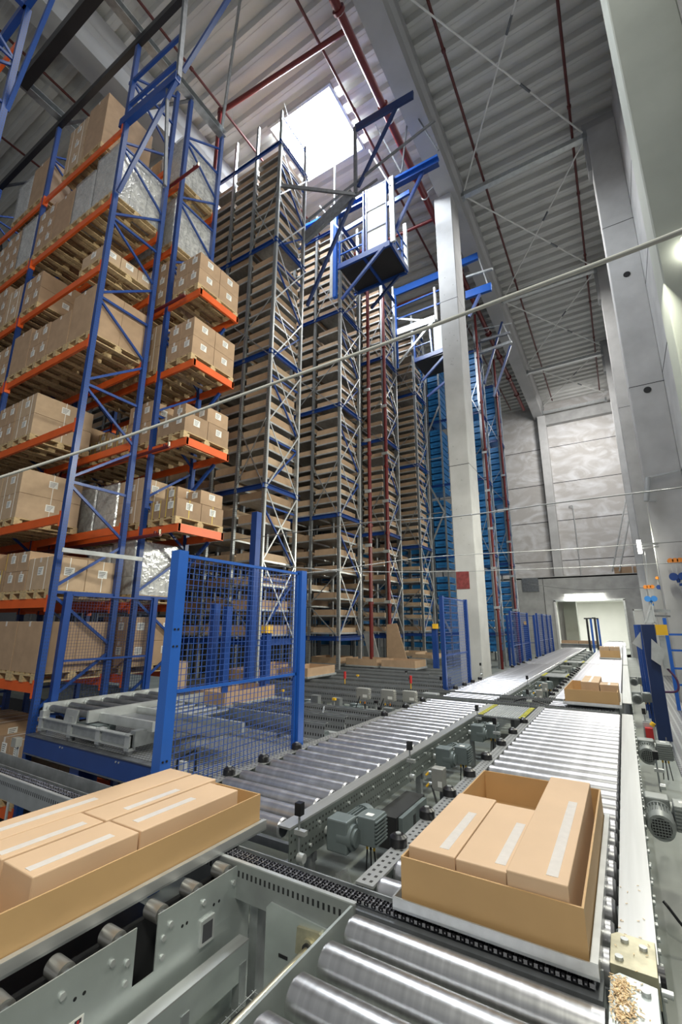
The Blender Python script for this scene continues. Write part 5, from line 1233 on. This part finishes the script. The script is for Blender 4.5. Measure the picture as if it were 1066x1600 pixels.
def hoist(label, x, y, Y, w, m2):
    """w: width of the orange trolley"""
    c = at(x, y, Y=Y); t = thing('cable_hoist', label, 'hoist', c); r = w/5; mb = MB()
    for dx in (-1.5*r, 0, 1.5*r): mb.cyl((c.x+dx, Y-.05, c.z), (c.x+dx, Y+.05, c.z), r, orgplast, 14)
    mb.build('orange_trolley', t); mb = MB(); zb = c.z-1.25*w
    for dx in (-.28*w, .28*w): mb.cyl((c.x+dx, Y-.09, zb), (c.x+dx, Y+.09, zb), .3*w, m2, 16, .26*w)
    mb.cyl((c.x, Y, zb), (c.x, Y, zb-.45*w), .2*w, m2, 12, .1*w); mb.cyl((c.x+.1*w, Y, zb-.5*w), (c.x+.1*w, Y, zb-.7*w), .1*w, m2, 10); mb.build('blue_block', t)
    mb = MB()
    for dx in (-.3, 0, .3): mb.bar((c.x+dx*w, Y, c.z), (c.x+dx*w*.9, Y, zb+.2*w), .012, .012, galv_l)
    mb.build('hanger_chain', t)
    mb = MB(); mb.cyl((c.x+.15*w, Y, zb), (c.x+.5*w, Y, zb-5*w), .005, wirem, 6); mb.cyl((c.x-.1*w, Y, zb), (c.x+.3*w, Y, zb-4.6*w), .005, wirem, 6); mb.build('hand_chain', t)
hoist('orange trolley with light blue hoist block on the low wire', 1014, 917, 15.6, .27, lblue)
hoist('orange trolley with dark blue hoist block before the front pillar', 1055, 876, 16.0, .37, bluep)
hoist('small partly hidden orange and blue hoist behind the pillar edge', 1031, 903, 17.9, .24, bluep)
# wall lamps
t = thing('wall_lamp', 'lit tube lamp on a white arm at the pillar edge', 'lamp', at(1000, 850, Y=16.4)); a = at(999, 852, Y=16.3); mb = MB(); mb.bar((a.x, 16.3, a.z), (1.2, 16.55, a.z+.06), .05, .06, galv_l); mb.bar((a.x, 16.3, a.z-.1), (1.2, 16.55, a.z-.04), .03, .04, galv_l); mb.build('arm', t)
mb = MB(); mb.cyl((a.x, 16.28, a.z-.25), (a.x, 16.28, a.z+.15), .055, lampw, 14); mb.build('lit_tube', t)
t = thing('wall_lamp', 'unlit tube lamp on a bracket on the second pillar face', 'lamp', at(1013, 760, Y=16.5)); a = at(1013, 746, Y=16.45); e = at(1010, 783, Y=16.45); mb = MB(); mb.cyl(a, e, .07, winm, 14); mb.build('tube', t)
mb = MB(); mb.bar(a, (2.05, 16.5, a.z+.1), .05, .06, galv_l); mb.bar(e, (e.x+.25, 16.55, e.z), .04, .04, galv_l); mb.build('arm', t)
t = thing('wall_lamp', 'bright lamp at the right frame edge on the nearest pillar', 'lamp', at(1068, 385, Y=7.4)); a = at(1071, 384, Y=7.45); mb = MB(); mb.cyl(a-Vector((0, 0, .14)), a+Vector((0, 0, .14)), .04, lampw, 14); mb.build('lit_tube', t); mb = MB(); mb.bar(a, (a.x+.2, 7.55, a.z), .04, .04, galv_l); mb.build('arm', t)
# ladder on the office roof
t = thing('ladder', 'aluminium ladder leaning from the office roof to the right pillar', 'ladder', at(955, 895, Y=38.2)); a = at(957, 893, Y=38.0); e = at(991, 770, Y=40.5); e.x = min(e.x, 1.5); d = Vector((.45, 0, 0)); mb = MB(); mb.bar(a, e, .08, .08, galv_l); mb.bar(a+d, e+d, .08, .08, galv_l); mb.build('stile', t)
mb = MB()
for k in range(1, 18): q = a.lerp(e, k/18); mb.bar(q, q+d, .04, .04, galv_l)
mb.build('rung', t)
for i, (x, y) in enumerate(((972, 888), (1003, 887))):
    a = at(x, y, Y=38.5); t = thing('carton', ('left', 'right')[i]+' brown carton lying on the office roof', 'carton', (a.x, 38.5, 5.0)); mb = MB(); mb.box(a.x-.5, min(a.x+.6, 2.05), 38.2, 39, 5.004, 5.5, card2); mb.build('carton_body', t)
t = thing('wall_cable', 'thin white cable conduit running down the back wall to the lamp', 'conduit', (-1, 41, 8)); a = at(895, 790, Y=41.3); mb = MB(); mb.cyl(a, (a.x, 41.3, 5.0), .04, galv_l, 8); mb.cyl((a.x, 41.3, a.z), (a.x-.3, 41.4, a.z), .04, galv_l, 8); mb.build('conduit_run', t)

# ropes and wires strung across the hall
def rope(label, pts, r, m, name='rope'):
    o = tube(name, pts, r, m); tag(o, label, 'rope' if name == 'rope' else 'wire', 'ropes and wires strung across the hall'); return o
ln = [(-60, 763, 4.2), (0, 746, 4.0), (200, 681, 3.6), (400, 609, 3.2), (615, 532, 2.8), (800, 462, 2.5), (950, 406, 2.3), (1066, 361, 2.15), (1200, 305, 1.95)]
rope('thick pale rope slanting across the whole view from right', [EYE+(FW*F+RT*(x-533)-UP*(y-800)).normalized()*d for x, y, d in ln], .0105, ropem)
def wire(label, p, Ya, Yb, r):
    n = len(p); rope(label, [at2(q, Ya+(Yb-Ya)*i/(n-1)) for i, q in enumerate(p)], r, wirem, 'wire')
wire('upper of the horizontal wires, crossing the column at mid height', [(330, 848), (461, 832), (570, 817), (712, 807), (869, 786), (1080, 760)], 8.5, 7.2, .010)
wire('second horizontal wire, crossing the second pillar', [(340, 905), (500, 893), (666, 871), (872, 859), (1080, 845)], 8.5, 15.5, .011)
wire('third horizontal wire, just above the red patch', [(200, 868), (440, 885), (560, 893), (700, 893), (870, 888), (1066, 879)], 8.5, 14, .010)
wire('lowest wire leading to the orange trolley', [(820, 912), (900, 921), (960, 920), (1012, 918)], 20, 15.6, .012)
wire('wire rising from the orange trolley along the right pillar', [(1012, 918), (1011, 890), (1008, 862)], 15.6, 16.3, .012)

# ------------------------------------------------------------------ light
def area(nm, loc, rot, sx, sy, e, col=(1, 1, 1)):
    l = bpy.data.lights.new(nm, 'AREA'); l.shape = 'RECTANGLE'; l.size = sx; l.size_y = sy; l.energy = e; l.color = col
    o = bpy.data.objects.new(nm, l); COL.objects.link(o); o.location = loc; o.rotation_euler = rot; return o
area('daylight_through_skylight', (-8.3, 11.6, CEIL-.15), (0, 0, 0), 2.7, 2.5, 1500, (.88, .94, 1))
area('added_ceiling_fill', (-1.2, 4, 19.0), (0, 0, 0), .25, 7, 360, (1, .98, .93))  # unseen fill under the roof, added without fixtures to brighten the hall
area('added_ceiling_fill', (-1.2, 20.5, 19.0), (0, 0, 0), .25, 6, 420, (1, .98, .95))
area('added_ceiling_fill', (-1.2, 29, 19.0), (0, 0, 0), .25, 6, 420, (1, .98, .95))
area('added_ceiling_fill', (-1.2, 35, 18.0), (R(40), 0, 0), .25, 4, 480, (1, .98, .95))  # added fill tilted towards the back wall to lighten it
for y, z, e in ((-1.5, 6.5, 430), (7.2, 6.9, 320), (12.5, 5.0, 240), (21, 5, 240), (29.5, 5, 240)):
    area('pillar_lamp_light', (1.0, y, z), (0, R(66), 0), .5, 1.2, e, (1, .985, .84))
area('wall_lamp_light', (.85, 16.9, 3.9), (R(90), 0, 0), .3, .3, 30, (1, 1, .80))
area('room_lamp', (-2.5, 45, 3.4), (0, 0, 0), 6, 5, 750, (1, 1, .96))
area('door_lamp', (-2.2, OY-.35, 3.45), (R(10), 0, 0), 2.4, .1, 60, (1, 1, .93))
w = bpy.data.worlds.new('world'); SC.world = w; w.use_nodes = True
w.node_tree.nodes['Background'].inputs[0].default_value = (.93, .96, 1, 1); w.node_tree.nodes['Background'].inputs[1].default_value = .24
SC.view_settings.view_transform = 'Standard'; SC.view_settings.look = 'None'; SC.view_settings.gamma = 1; SC.view_settings.use_curve_mapping = False
SC.view_settings.exposure = 0.38
# unused prototypes
for o in list(bpy.data.objects):
    if o.get('label') == 'x':
        for ch in kids(o):
            for g in kids(ch): bpy.data.objects.remove(g)
            bpy.data.objects.remove(ch)
        bpy.data.objects.remove(o)
